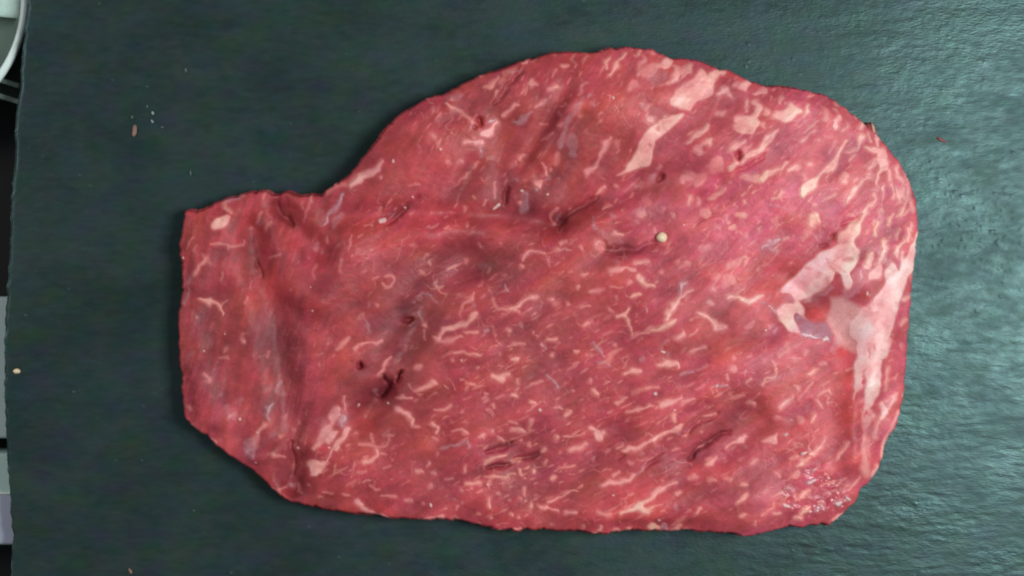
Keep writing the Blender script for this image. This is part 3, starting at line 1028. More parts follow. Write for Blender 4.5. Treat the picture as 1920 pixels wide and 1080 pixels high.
r .6;690 890 120 680 860 120
f .5;280 960 14 230 990 12
f .6;110 970 16 150 980 20
p .6;950 650 120 1000 300 120
T 760 740
f .7;0 20 20 50 30 16
f .9;205 215 20 240 235 26 240 290 14
f .6;365 270 16 400 260 12 430 250 20 455 280 24
s .8;260 400 14 320 380 14 380 380 12 430 355 16 465 350 20 480 395 14
f .5;240 450 12 244 440 12
f .8;200 510 20 190 535 20
f .8;455 530 22 440 570 20
f .5;230 580 30 236 584 24
f .8;300 635 12 340 620 20
f .4;220 330 20 224 334 16
f .4;180 685 30 184 688 24
f .8;560 315 16 590 300 24 600 320 12
f .8;640 270 26 644 273 20
f .6;690 320 16 740 335 12
f .8;790 270 16 850 270 22 890 275 14
f .5;930 260 20 940 263 16
f .7;790 200 16 830 225 16
f .8;940 190 18 940 225 20
f .5;865 345 20 868 348 16
f .5;930 375 26 934 380 20
f .95;600 500 14 650 475 26 700 460 24 745 440 14
g 1.8;610 420 30 720 390 40 800 360 50
g 2.2;620 530 30 700 530 40 780 510 30
g 1.3;820 490 40 930 470 40 1000 440 40
m .4;620 410 40 780 370 50 960 450 60
f .6;1040 405 20 1020 430 12
f .6;1055 490 20 1050 500 14
f .7;1140 320 24 1150 316 18
f .6;1200 310 10 1340 285 14
f .9;1240 410 40 1290 390 24 1340 370 20
r .7;1300 400 60 1340 390 50
f .85;1205 150 24 1250 120 20
f .8;1130 90 12 1160 90 16 1180 110 12
f .95;950 575 40 954 580 32
f .6;840 560 24 840 600 18
f .5;870 620 16 880 622 12
f .85;1095 620 30 1110 612 30
f .5;1150 540 14 1260 530 10
f .9;720 617 22 750 613 22
f .7;600 610 12 680 610 12 800 605 14
f .85;450 655 14 500 655 10 540 658 26
f .7;405 715 34 420 715 30
b .7;620 675 14
f .4;500 690 20 504 694 14
f .6;690 730 30 700 735 24
f .7;885 690 20 885 740 20
f .6;840 765 20 846 768 14
f .6;885 780 24 890 783 18
f .5;770 770 14 774 772 12
f .7;625 780 24 625 820 24
f .9;935 820 34 938 823 28
f .95;1000 830 34 1050 830 20
f .8;1050 830 14 1140 860 10
f .9;1060 800 10 1130 775 14 1200 740 16 1270 715 14 1290 720 8
f .9;1210 865 20 1270 862 16
f .7;1085 960 30 1090 964 24
f .6;1320 970 24 1324 974 18
f .6;840 910 24 846 913 18
f .7;640 905 24 646 908 18
f .5;540 880 20 544 883 14
f .6;785 885 20 788 895 14
s .4;380 780 30 384 786 24
s .5;430 800 20 436 806 14
f .6;400 830 20 390 860 14
b .8;195 825 14
f .6;140 820 20 146 824 14
f .5;320 850 16 326 853 12
f .6;30 770 24 60 785 16
f .8;100 930 8 200 920 12 290 910 20
f .5;350 930 12 400 925 12
f .5;540 965 14 546 968 10
f .8;690 1012 14 712 1010 14
f .8;810 1003 12 840 1015 18 870 1006 12
f .5;1410 480 24 1414 476 18
T 1080 740
f .9;380 125 14 450 115 20 500 90 14 550 60 10
f .95;100 250 14 140 270 30 170 310 50 200 300 24
f .6;180 240 12 170 256 12
f 1;350 430 16 400 395 24 470 385 24 540 345 22 610 310 24 680 280 30 740 250 50 780 225 20
f .8;720 150 20 725 190 30
b .8;730 112 10
f .7;310 395 16 360 370 16
s .6;760 280 20 764 286 14
s .4;490 420 20 484 430 14
s .5;500 510 20 460 570 14 430 600 10
f .95;190 660 14 240 645 28 300 655 22 370 640 20 410 600 14
f .8;270 600 20 320 575 18
g 1.6;310 480 20 350 455 20
g 1.9;500 540 14 590 470 20 650 430 20
g 2.4;830 480 20 920 400 24 1010 320 34 1110 260 30
g 1.6;830 290 20 930 210 24 1050 120 20
g 1;1080 435 14 1100 425 14
m .45;150 680 100 100 740 100
m .4;850 290 80 1200 160 80
f .9;950 160 20 1010 125 20
f .6;940 275 34 942 280 28
f 1;1120 395 14 1180 350 20 1220 330 40 1245 300 20
s .6;1250 370 16 1260 376 12
f .85;960 520 12 1000 505 30 1030 475 16
f .7;975 630 24 1010 620 16
f .4;1080 600 20 1130 625 16
f .7;1290 500 16 1330 480 12
f .7;1205 655 14 1250 645 16
r .7;900 520 50 850 600 70
f .6;870 590 20 830 610 16
f 1;330 880 14 390 855 20 450 820 34 520 770 24 590 700 34 650 680 30 710 640 20 740 640 10
f .9;450 830 20 520 850 26 560 830 14
f .4;570 820 10 640 800 8
s .5;740 820 24 746 816 18
f .8;750 725 40 770 715 24
f .95;915 835 14 890 875 20
f .8;1230 730 16 1190 765 18
r .5;1060 880 80 1080 890 70
f .5;1220 880 24 1226 876 18
f .6;1320 960 20 1320 930 14
f .4;1390 870 14 1380 880 10
f .7;180 870 24 240 880 20
f .9;170 1000 24 172 990 18
f .7;290 995 20 300 993 14
f .7;380 995 24 400 993 18
f .9;560 975 60 590 990 40
s .8;650 970 50 654 976 40
f .8;730 990 30 770 960 20
b .8;605 920 16
f .5;830 985 16 836 986 12
f .6;140 1035 24 170 1030 20
s .9;960 1026 12 1040 1028 16
f .95;1210 1052 16 1260 1052 14
b .8;255 735 10
f .5;130 470 20 136 464 14
f .5;400 490 20 396 500 14
T 1360 760
s .8;420 210 10 450 195 12
b 1;550 350 22 575 342 22
f .6;460 385 10 510 375 10
f .95;510 430 14 560 400 24 600 380 20
f .8;620 350 16 690 290 20 710 240 10
f .8;890 250 12 850 300 16 800 385 20
f .7;160 425 14 195 405 16
f .5;380 500 30 384 504 22
f .6;460 515 10 530 490 12
s .7;590 490 20 640 470 12
b .7;620 472 10 640 466 8
s .8;580 560 20 620 545 20 650 540 14
b .8;600 552 10 640 540 8
s .7;670 520 14 700 525 12
b 1;740 520 14
f .7;700 575 10 790 555 14
b .7;795 585 8
s .7;420 620 30 470 610 24
b .6;450 610 14
f .7;530 660 14 590 620 20
f .9;50 695 16 80 675 24 105 660 14
f .6;100 570 24 125 565 20
b 1;430 725 28 448 730 24
s .6;490 715 16 496 718 12
f .95;540 800 30 560 770 40 600 750 20
b 1;600 776 14 612 772 10
s .8;640 770 14 690 740 30 720 770 24
b .9;690 742 14
b .8;715 765 14
b .8;660 770 12
s .6;690 690 20 696 694 14
s .8;800 720 20 830 710 30
b 1;815 718 20 835 705 18
b .9;870 675 14 900 695 10
s .8;870 680 30 900 700 20
s .6;850 640 20 856 636 16
b .9;795 650 14
b .7;850 730 14
f .9;490 830 20 530 835 16
f .8;980 530 14 940 580 16 900 620 14
f .9;880 790 14 830 820 20 790 850 14
f .8;320 785 20 370 780 20
f .6;340 720 14 290 770 14 250 810 10
f .7;195 880 24 198 874 18
f .7;90 805 20 110 797 20
f .9;90 965 14 130 972 16
w 1;560 350 90
w 1;620 520 150 760 560 120
w 1;440 640 100 480 760 120 680 750 180 860 700 140
T 1400 360 2
W .75;310 400 350 395 385 418 412 428 425 480 405 545 382 595 350 578 322 562 300 480
s .55;400 300 20 390 340 30 370 380 24
s .5;120 380 20 170 400 24 200 440 16
s .5;230 390 24 290 370 28
f .5;345 440 30 350 480 30
x .35;290 260 10 340 300 10
x .4;250 315 12 262 306 10
x .3;330 250 10 345 245 10
x .5;445 380 9 440 400 8
x .6;436 592 7 434 625 6
x .4;410 250 14 420 270 14
f .95;455 612 34 452 680 36 455 735 30 440 790 14
f .85;410 600 22 405 680 18 388 745 9
f .7;415 820 10 425 900 12 420 1000 14 430 1060 12
f .7;440 790 9 450 830 9 440 862 8
f .85;485 790 10 490 830 16 480 860 7
f .7;540 750 8 520 800 10 495 820 8
f .9;560 840 9 535 880 11 515 920 9 500 985 7
f .6;478 850 8 470 900 10
f .8;475 1040 14 460 1070 16
f .8;500 185 8 495 240 10 480 270 12
f .8;555 210 10 540 240 14
f .65;600 140 8 590 180 8
f .65;580 50 8 560 90 8
f .75;570 8 14 590 30 14
f .7;570 402 8 600 382 7
f .7;570 492 8 590 475 7
f .8;240 100 16 230 130 10
f .8;510 560 16 502 600 18
r .9;340 600 80 370 700 60 370 850 60
r .8;240 450 60 280 460 50
r .6;400 380 40 440 390 30
p .6;590 600 50 580 700 50
T1 0 0
m .7;915 838 9 960 828 12
m .7;918 872 10 960 868 10
m .6;970 864 10 1010 852 12
m .8;1290 858 8 1330 822 11 1355 804 9
m .6;1210 868 7 1240 850 8
m .6;1290 808 8 1330 785 7
m .7;712 690 12 745 735 9
m .6;715 720 34 722 735 30
m .6;935 385 12 950 400 12
m .5;1050 415 16 1110 380 14 1150 370 12
m .5;640 720 10 690 700 10
m .5;1140 465 26 1200 465 18 1225 455 10
m .5;738 405 12 770 385 14
m .5;515 380 26 530 400 26 550 420 22
m .4;470 450 26 485 500 26
m .5;1225 345 14 1238 332 10
m .5;1375 290 14 1380 300 10
m .35;545 800 26 550 880 24
m .4;930 190 20 975 140 20
m .6;800 500 130 760 640 120 720 720 90
m .55;860 480 120 940 500 80
m .5;400 580 90 400 680 90
m .5;520 620 90 540 760 90 550 880 70
m .25;1000 620 120 1050 720 120
m .3;1010 870 160 1040 830 120
m .4;1080 920 50 1110 900 60
m .35;1220 860 90 1300 800 70
m .5;985 400 60 1000 370 60
m .3;900 150 60 960 200 60
m .25;1140 290 50 1170 250 50
p .45;1300 380 200 1420 380 160
p .5;1560 300 200 1600 420 160
p .35;1690 450 60 1690 700 60
p .3;1450 950 200 1600 900 100
p .25;1130 100 60 1200 130 60
p .25;400 800 90 470 850 80
r .35;640 440 60 700 460 60 860 430 60
r .35;800 320 100 740 300 80
r .3;1300 490 120 1440 520 100
r .4;1240 600 100 1330 650 100
r .35;1530 700 120 1500 800 100
r .3;1330 920 80 1100 960 60
v 2.4;475 430 50 485 510 60 520 590 70 530 680 60 545 780 60 552 870 50 545 915 40
v 2.0;525 380 40 560 440 50 600 470 60
v 1.2;620 410 40 760 400 40 930 405 40 1040 420 40
v 1.6;1040 425 40 1120 378 40 1230 340 50 1340 345 50
v 2.4;870 490 90 810 570 80 770 640 70 735 710 60 690 780 50
v 1.0;945 240 60 940 340 60 950 400 60
v 1.4;1160 300 70 1090 370 60
v 1.0;990 870 120 1100 830 80 1160 800 60
v 1.0;1290 860 60 1400 780 60
v 1.0;400 560 60 410 640 60
v 1.2;1460 520 60 1540 580 60 1580 640 40
v 1.0;1170 450 60 1240 440 50
v -1.4;660 470 70 600 560 70
v -1.0;880 440 50 800 440 50
v -1.6;1250 600 200 1400 680 160
v -1.4;1600 500 100 1640 620 70 1620 720 60
v -1.2;1180 180 160 1080 220 140
v -1.2;800 270 150 720 330 100
v -1.3;1450 300 200 1350 260 150
v -1.0;560 830 40 480 860 30
v -1.2;1100 960 70 1400 930 90
v -1.0;400 450 80 380 540 50
v -1.0;370 700 50 420 780 60
v -1.0;1590 760 40 1590 860 40
v 1.0;975 310 30 1060 170 34
v 0.9;850 395 30 890 310 34
v 0.8;1020 330 26 1090 220 30
v -0.8;1010 300 30 1070 200 30
v 0.8;1350 860 30 1430 790 30
v 0.7;1240 820 24 1320 760 24
m .45;940 380 40 960 330 30
m .35;1040 330 30 1090 230 40
m .35;850 380 40 880 320 30
m .4;1300 840 36 1380 770 36
m .4;1230 350 50 1300 330 40
m .35;740 500 80 800 460 60"""
outl = np.array([float(v) for v in OUT.split()]).reshape(-1, 2)
ST = 1.5
GX0, GX1, GY0, GY1 = 318.0, 1736.0, 74.0, 1022.0
gx = np.arange(GX0, GX1, ST); gy = np.arange(GY0, GY1, ST)
NX, NY = len(gx), len(gy); X, Y = np.meshgrid(gx, gy); shp = (NY, NX)

def resample(p, d):
    out = []; n = len(p)
    for i in range(n):
        a, b = p[i], p[(i + 1) % n]; k = max(1, int(np.linalg.norm(b - a) / d))
        for j in range(k): out.append(a + (b - a) * j / k)
    return np.array(out)
op = resample(outl, 4.0)
ker = np.array([.25, .5, .25]); 
for _ in range(2): op = (np.roll(op, 1, 0) + 2 * op + np.roll(op, -1, 0)) / 4
rg = np.random.RandomState(9); jn = rg.randn(len(op))
jn = (np.roll(jn, 1) + jn + np.roll(jn, -1)) * 0.42
tn = np.roll(op, -1, 0) - np.roll(op, 1, 0); tn /= np.linalg.norm(tn, axis=1, keepdims=True); nr = np.column_stack([tn[:, 1], -tn[:, 0]])
jn2 = rg.randn(len(op)); jn2[np.abs(jn2) < 1.5] = 0
op = op + nr * (jn * 1.15 + jn2 * 0.8)[:, None] - nr * 0
def inside_poly(px, py, p):
    ins = np.zeros(px.shape, bool); n = len(p)
    for i in range(n):
        x1, y1 = p[i]; x2, y2 = p[(i + 1) % n]
        if y1 == y2: continue
        c = ((y1 > py) != (y2 > py)); ins ^= c & (px < (x2 - x1) * (py - y1) / (y2 - y1) + x1)
    return ins
INS = np.zeros(shp, bool)
for j, yv in enumerate(gy):                       # scanline fill
    a, b = op, np.roll(op, -1, 0); c = (a[:, 1] > yv) != (b[:, 1] > yv)
    xs = np.sort((b[c, 0] - a[c, 0]) * (yv - a[c, 1]) / (b[c, 1] - a[c, 1]) + a[c, 0])
    for k in range(0, len(xs) - 1, 2): INS[j] |= (gx > xs[k]) & (gx < xs[k + 1])
# distance to the outline near it
SD = np.full(shp, 1e9); NRX = np.zeros(shp); NRY = np.zeros(shp); RAD = 60
a, b = op, np.roll(op, -1, 0)
for (ax, ay), (bx_, by_) in zip(a, b):
    i0 = max(0, int((min(ax, bx_) - RAD - GX0) / ST)); i1 = min(NX, int((max(ax, bx_) + RAD - GX0) / ST) + 2)
    j0 = max(0, int((min(ay, by_) - RAD - GY0) / ST)); j1 = min(NY, int((max(ay, by_) + RAD - GY0) / ST) + 2)
    xx = X[j0:j1, i0:i1]; yy = Y[j0:j1, i0:i1]; dx, dy = bx_ - ax, by_ - ay; L2 = dx * dx + dy * dy + 1e-9
    t = np.clip(((xx - ax) * dx + (yy - ay) * dy) / L2, 0, 1); qx, qy = ax + t * dx, ay + t * dy
    d = np.hypot(xx - qx, yy - qy); s_ = SD[j0:j1, i0:i1]; m_ = d < s_
    s_[m_] = d[m_]; NRX[j0:j1, i0:i1][m_] = qx[m_]; NRY[j0:j1, i0:i1][m_] = qy[m_]
SD = np.minimum(SD, RAD); SDS = np.where(INS, SD, -SD)

wob = fnoise(shp, ST, 5, 5, 0, 31) * 1.1 + fnoise(shp, ST, 12, 9, 20, 32) * 1.2
WXN = fnoise(shp, ST, 4.5, 3.5, 0, 33) * 1.3 + fnoise(shp, ST, 11, 9, 0, 34) * 1.6
WYN = fnoise(shp, ST, 4.5, 3.5, 0, 35) * 1.1 + fnoise(shp, ST, 11, 9, 0, 36) * 1.5
MK = {k: np.zeros(shp) for k in 'fsrmpgvbwxVW'}
T = (0, 0, 4.0)
def raster(kind, st, pts):
    rmax = max(p[2] for p in pts) / 2
    pad = rmax * (2.6 if kind in 'rmpgvVw' else 1.2) + 8
    x0 = min(p[0] for p in pts) - pad; x1 = max(p[0] for p in pts) + pad; y0 = min(p[1] for p in pts) - pad; y1 = max(p[1] for p in pts) + pad
    i0 = max(0, int((x0 - GX0) / ST)); i1 = min(NX, int((x1 - GX0) / ST) + 1); j0 = max(0, int((y0 - GY0) / ST)); j1 = min(NY, int((y1 - GY0) / ST) + 1)
    if i0 >= i1 or j0 >= j1: return
    xx = X[j0:j1, i0:i1]; yy = Y[j0:j1, i0:i1]; best = np.zeros(xx.shape)
    if kind in 'fsxgb': xx = xx + WXN[j0:j1, i0:i1]; yy = yy + WYN[j0:j1, i0:i1]
    if len(pts) == 1: pts = pts * 2
    if kind == 'g' and rmax < 9:
        pts = [(p[0], p[1], p[2] * 0.95) for p in pts]; a0, a1 = pts[0], pts[-1]
        pts[0] = (a0[0], a0[1], a0[2] * 0.35); pts[-1] = (a1[0], a1[1], a1[2] * 0.35)
        if len(pts) == 2: pts.insert(1, ((a0[0] + a1[0]) / 2, (a0[1] + a1[1]) / 2, (a0[2] + a1[2]) / 2))
    for (ax, ay, aw), (bx_, by_, bw) in zip(pts[:-1], pts[1:]):
        dx, dy = bx_ - ax, by_ - ay; L2 = dx * dx + dy * dy + 1e-6
        t = np.clip(((xx - ax) * dx + (yy - ay) * dy) / L2, 0, 1)
        d = np.hypot(xx - ax - t * dx, yy - ay - t * dy); r = (aw + (bw - aw) * t) / 2
        if kind in 'fsx':
            r = r * (0.98 + 0.34 * min(1, max(0, (pts[0][0] - 1100) / 120)) * (1.0 if pts[0][1] < 560 or pts[0][0] > 1560 else 0.35))
            soft = np.minimum(2.8, r * 0.7 + 1.0); wv = wob[j0:j1, i0:i1] * np.minimum(1, r / 4)
            v1 = sstep((r * 1.04 + 0.7 + wv - d) / (2 * soft) + 0.5)
            v2 = np.minimum(1, 1.22 * np.exp(-(d / np.maximum(r * 1.12 + 0.8 + wv * 0.7, 0.9)) ** 2))
            q_ = np.clip((r - 2.5) / 4, 0, 1) if kind != 'x' else 0.0; v = v1 * q_ + v2 * (1 - q_)
        elif kind == 'b': v = np.clip(1 - (d / (r + 1.2)) ** 2, 0, 1)
        elif kind == 'g': v = np.exp(-(d / (r * 0.85 + 0.8)) ** 2)
        else: v = np.exp(-(d / (r * 1.05)) ** 2)
        best = np.maximum(best, v)
    tgt = MK[kind][j0:j1, i0:i1]; np.maximum(tgt, best * st, out=tgt)
def rpoly(kind, st, pts):
    p = resample(np.array(pts), 3.0)
    for _ in range(1): p = (np.roll(p, 1, 0) + 2 * p + np.roll(p, -1, 0)) / 4
    x0, y0 = p.min(0) - 8; x1, y1 = p.max(0) + 8
    i0 = max(0, int((x0 - GX0) / ST)); i1 = min(NX, int((x1 - GX0) / ST) + 1); j0 = max(0, int((y0 - GY0) / ST)); j1 = min(NY, int((y1 - GY0) / ST) + 1)
    xx = X[j0:j1, i0:i1] + wob[j0:j1, i0:i1] * 1.0; yy = Y[j0:j1, i0:i1] + wob[j0:j1, i0:i1][:, ::-1] * 1.0
    ins = inside_poly(xx, yy, p); d = np.full(xx.shape, 1e9)
    for (ax, ay), (bx_, by_) in zip(p, np.roll(p, -1, 0)):
        dx, dy = bx_ - ax, by_ - ay; L2 = dx * dx + dy * dy + 1e-6
        t = np.clip(((xx - ax) * dx + (yy - ay) * dy) / L2, 0, 1); d = np.minimum(d, np.hypot(xx - ax - t * dx, yy - ay - t * dy))
    sd = np.where(ins, d, -d); v = sstep(sd / {'f': 5.0, 'V': 9.0, 'W': 13.0}[kind] + 0.5)
    tgt = MK[kind][j0:j1, i0:i1]; np.maximum(tgt, v * st, out=tgt)
VAL = np.zeros(shp)
for line in DATA.strip().split('\n'):
    if line[0] == 'T':
        p = line.split(); T = (float(p[1]), float(p[2]), 1.0 if p[0] == 'T1' else (float(p[3]) if len(p) > 3 else 4.0)); continue
    hd, bd = line.split(';'); kind, st = hd.split(); st = float(st); v = [float(q) for q in bd.split()]
    if kind in 'FSW':
        pts = [(T[0] + v[i] / T[2], T[1] + v[i + 1] / T[2]) for i in range(0, len(v), 2)]
        rpoly({'F': 'f', 'S': 'V', 'W': 'W'}[kind], st, pts)
    else:
        pts = [(T[0] + v[i] / T[2], T[1] + v[i + 1] / T[2], v[i + 2] / T[2]) for i in range(0, len(v), 3)]
        if kind == 'v':
            MK['v'][:] = 0; raster('v', 1.0, pts); VAL += np.minimum(MK['v'], 1) * -st; MK['v'][:] = 0
        else: raster(kind, st, pts)

def blur(a, s_):
    fy = np.fft.fftfreq(shp[0])[:, None]; fx = np.fft.rfftfreq(shp[1])[None, :]
    return np.fft.irfft2(np.fft.rfft2(a) * np.exp(-2 * np.pi ** 2 * (s_ / ST) ** 2 * (fx ** 2 + fy ** 2)), s=shp)
# direction of the grain differs over the cut
wl = sstep((760 - X) / 260); wr = sstep((X - 1080) / 300) * sstep((760 - Y) / 300) ; wm = np.clip(1 - wl - wr, 0, 1)
nrmw = wl + wr + wm; wl, wr, wm = wl / nrmw, wr / nrmw, wm / nrmw
wt = wm * sstep((430 - Y) / 80); wm = wm - wt
def grain(sx, sy, seed):
    r = wl * fnoise(shp, ST, sx, sy, 74, seed) + wm * fnoise(shp, ST, sx, sy, 28, seed + 1) + wr * fnoise(shp, ST, sx, sy, 44, seed + 2) + wt * fnoise(shp, ST, sx, sy, 58, seed + 200)
    return r / (np.sqrt(wl ** 2 + wm ** 2 + wr ** 2 + wt ** 2) + 1e-6)
g_f = grain(9, 1.7, 40); g_m = grain(20, 4.5, 43); g_b = grain(45, 12, 46); mot = fnoise(shp, ST, 13, 11, 0, 49); mot2 = fnoise(shp, ST, 40, 34, 0, 50)
pt = fnoise(shp, ST, 3.4, 2.6, 0, 51)
# fine marbling between the traced streaks
mar = grain(5.5, 1.8, 60); mar2 = grain(15, 3.0, 63)
mdens = np.clip(0.5 + 0.35 * mot2 + 0.3 * sstep((X - 650) / 300), 0, 1.0) * (1 - 0.65 * sstep((650 - X) / 200))
fine = np.clip((mar - 1.6) * 0.55, 0, 0.42) * mdens + np.clip((mar2 - 2.2) * 0.5, 0, 0.35) * mdens
wn = fnoise(shp, ST, 8.5, 6.5, 28, 66); wn2 = fnoise(shp, ST, 6, 4.5, 35, 67)
web = np.clip((0.16 - np.abs(wn)) / 0.12, 0, 1) * np.clip(0.9 * grain(9, 5, 97) - 0.1, 0, 1) + np.clip((0.16 - np.abs(wn2)) / 0.12, 0, 1) * np.clip(0.8 * grain(8, 5, 87) - 0.4, 0, 1)
fine = np.maximum(fine, 0.42 * np.clip(web, 0, 1) * mdens)
fine = np.minimum(fine, 0.48)
FA = MK['f'] * (1 - MK['x']); FA = np.maximum(FA, fine * (1 - MK['V']))
SI = MK['s']; SV = MK['V']; WW = MK['W']

# ---- colour of the tissue, with crease shade and bead glints painted in
def L3(c): return lin(c)[None, None, :]
col = np.ones((NY, NX, 3)) * L3((180, 66, 73))
def mixc(mask, c, amt=1.0):
    global col; m_ = np.clip(mask * amt, 0, 1)[..., None]; col = col * (1 - m_) + L3(c) * m_
mixc(sstep((X - 900) / 800) * (1 - 0.6 * sstep((Y - 650) / 250)), (220, 102, 120), 0.35)
mixc(blur(MK['m'], 1.6), (110, 54, 58), 0.85); mixc(MK['r'], (206, 72, 77), 0.85); mixc(MK['p'], (220, 102, 120), 0.85)  # 'm': maroon meat, plus shade painted into creases and hollows
gv = (0.55 + 0.55 * wl) * np.clip(0.7 + 0.5 * mot2, 0, 1.4)
col *= (1 + 0.04 * g_f * gv + 0.04 * g_m * gv + 0.085 * mot + 0.06 * g_b + 0.06 * mot2 + 0.04 * pt)[..., None]
mot3 = fnoise(shp, ST, 22, 16, 0, 52)
cris = np.tanh(1.3 * grain(13, 3.0, 90)) + 0.6 * np.tanh(1.5 * fnoise(shp, ST, 5, 4, 0, 93)); cris2 = np.tanh(1.4 * grain(24, 7, 94))
col *= (1 + (0.055 + 0.03 * wl) * cris + (0.055 + 0.05 * wl) * cris2)[..., None]
col[..., 1] *= 1 + 0.03 * g_b + 0.045 * mot - 0.035 * cris2; col[..., 2] *= 1 + 0.03 * mot2 - 0.05 * g_m + 0.05 * mot3 + 0.05 * cris
mixc(np.clip(0.5 * (mar - 0.9), 0, 1) * mdens, (226, 120, 118), 0.20)
mixc(SI * np.clip(0.9 + 0.25 * cris, 0, 1), (212, 162, 172), 0.6)
thickfat = sstep((blur(FA, 6.0) - 0.28) / 0.5)[..., None]
pale = (sstep((X - 1430) / 60) * sstep((Y - 430) / 60) * sstep((860 - Y) / 60))[..., None]
rgt = (sstep((X - 1100) / 200) * sstep((800 - Y) / 300))[..., None]
fatc = ((L3((248, 150, 145)) * (1 - rgt) + L3((252, 170, 164)) * rgt) * (1 - thickfat) + (L3((252, 198, 194)) * pale + L3((250, 174, 166)) * (1 - pale)) * thickfat) * (1 + 0.06 * mot + 0.05 * g_m + 0.05 * mot2)[..., None]
fatc[..., 1] *= 1 + 0.05 * mot2 - 0.04 * g_b
pk_ = (np.clip(0.35 * fnoise(shp, ST, 14, 9, 60, 99) + 0.05, 0, 0.5))[..., None]
fatc = fatc * (1 - pk_) + L3((238, 138, 140)) * pk_
FA = FA * np.clip(0.93 + 0.09 * mot + 0.10 * fnoise(shp, ST, 4.5, 3.5, 0, 53), 0.45, 1.08)
mixc(np.clip(blur(FA, 3.6) * 1.3, 0, 1) ** 1.2, (226, 106, 108), 0.38)
fm = np.clip(FA * 1.0, 0, 1)[..., None]; col = col * (1 - fm) + fatc * fm
mixc(SV * np.clip(0.9 + 0.15 * cris, 0, 1), (176, 126, 142), 0.85); mixc(WW, (238, 184, 180), 0.72)
glint_bead = np.clip(MK['b'], 0, 1); mixc(sstep(glint_bead * 1.3), (248, 218, 212), 0.68)  # raised wet beads, their white glints painted into the colour
col = np.clip(col, 0.01, 0.95)
wn_ = fnoise(shp, ST, 9, 6, 20, 98)
wet = np.clip(0.10 + 0.05 * mot2 + 0.35 * np.clip(wn_ - 1.3, 0, 1) + 0.8 * MK['w'] + 0.9 * glint_bead + 0.25 * SI + 0.4 * SV + 0.1 * FA, 0, 1)

# ---- relief in millimetres
GB = blur(np.minimum(MK['g'], 6), 1.9)
t = np.clip(SDS / 40.0, 0, 1); prof = 0.78 * (1 - (1 - np.clip(SDS / 7.0, 0, 1)) ** 2.2) ** 0.6 + 0.22 * (1 - (1 - t) ** 2)
thick = 13.0 + 1.2 * fnoise(shp, ST, 150, 120, 0, 70) * 0.6 - 2.5 * sstep((640 - X) / 250) + 1.0 * sstep((X - 1100) / 300)
ZE = 6.2 - 1.6 * sstep((760 - X) / 250)
Z = ZE + (thick - ZE) * prof
inn_ = sstep(SDS / 30.0)
Z += VAL * 2.1 * inn_ - GB * 1.0 * (0.35 + 0.65 * inn_)
Z += (0.30 * mot2 * inn_ + 0.12 * mot + 0.14 * g_b + 0.07 * g_m * (0.4 + 0.6 * wl) + 0.03 * g_f * gv + 0.024 * pt) * (0.4 + 0.6 * inn_) * 1.0
Z += 0.10 * sstep(FA) + 0.12 * SI - 0.05 * SV
Z += 0.42 * glint_bead
wb = grain(5.5, 3.2, 80); Z += MK['w'] * (0.20 * wb + 0.10 * pt)

vis = INS | (SD < ST * 1.05)
# keep cells touching the inside; snap outer vertices onto the outline
cell = INS[:-1, :-1] | INS[1:, :-1] | INS[1:, 1:] | INS[:-1, 1:]
used = np.zeros(shp, bool)
for dj in (0, 1):
    for di in (0, 1): used[dj:NY - 1 + dj, di:NX - 1 + di] |= cell
out_v = used & ~INS
XX = np.where(out_v, NRX, X); YY = np.where(out_v, NRY, Y)
Z = np.where(out_v, ZE + 0.3 * mot, Z); Z = np.maximum(Z, 2.0)
kf = 1.0
CO = np.zeros((NY, NX, 3)); CO[..., 0] = (XX - 960) * S; CO[..., 1] = (540 - YY) * S; CO[..., 2] = Z * 1e-3
vid = np.full(shp, -1); vid[used] = np.arange(used.sum())
jj, ii = np.nonzero(cell)
q = np.stack([vid[jj, ii], vid[jj + 1, ii], vid[jj + 1, ii + 1], vid[jj, ii + 1]], -1)
# border edges (appear once) -> side wall that tucks in under the meat
ed = np.concatenate([q[:, [0, 1]], q[:, [1, 2]], q[:, [2, 3]], q[:, [3, 0]]])
key = np.sort(ed, 1); kk_ = key[:, 0].astype(np.int64) * 10 ** 7 + key[:, 1]
_, fi, cnt = np.unique(kk_, return_index=True, return_counts=True)
be = ed[fi[cnt == 1]]
bv = np.unique(be); nb = len(bv); base = used.sum()
mp_ = np.full(base, -1); mp_[bv] = np.arange(nb)
P0 = CO[used]; C0 = col[used]; W0 = wet[used]
# outward direction at the rim
ext = np.zeros((nb, 2))
gX, gY = np.gradient(SDS, axis=1)[used][bv], np.gradient(SDS, axis=0)[used][bv]
gn = np.hypot(gX, gY) + 1e-6; ext[:, 0] = -gX / gn; ext[:, 1] = gY / gn
V = [P0]; Cc = [C0]; Wc = [W0]; Q = [q]; prev = bv
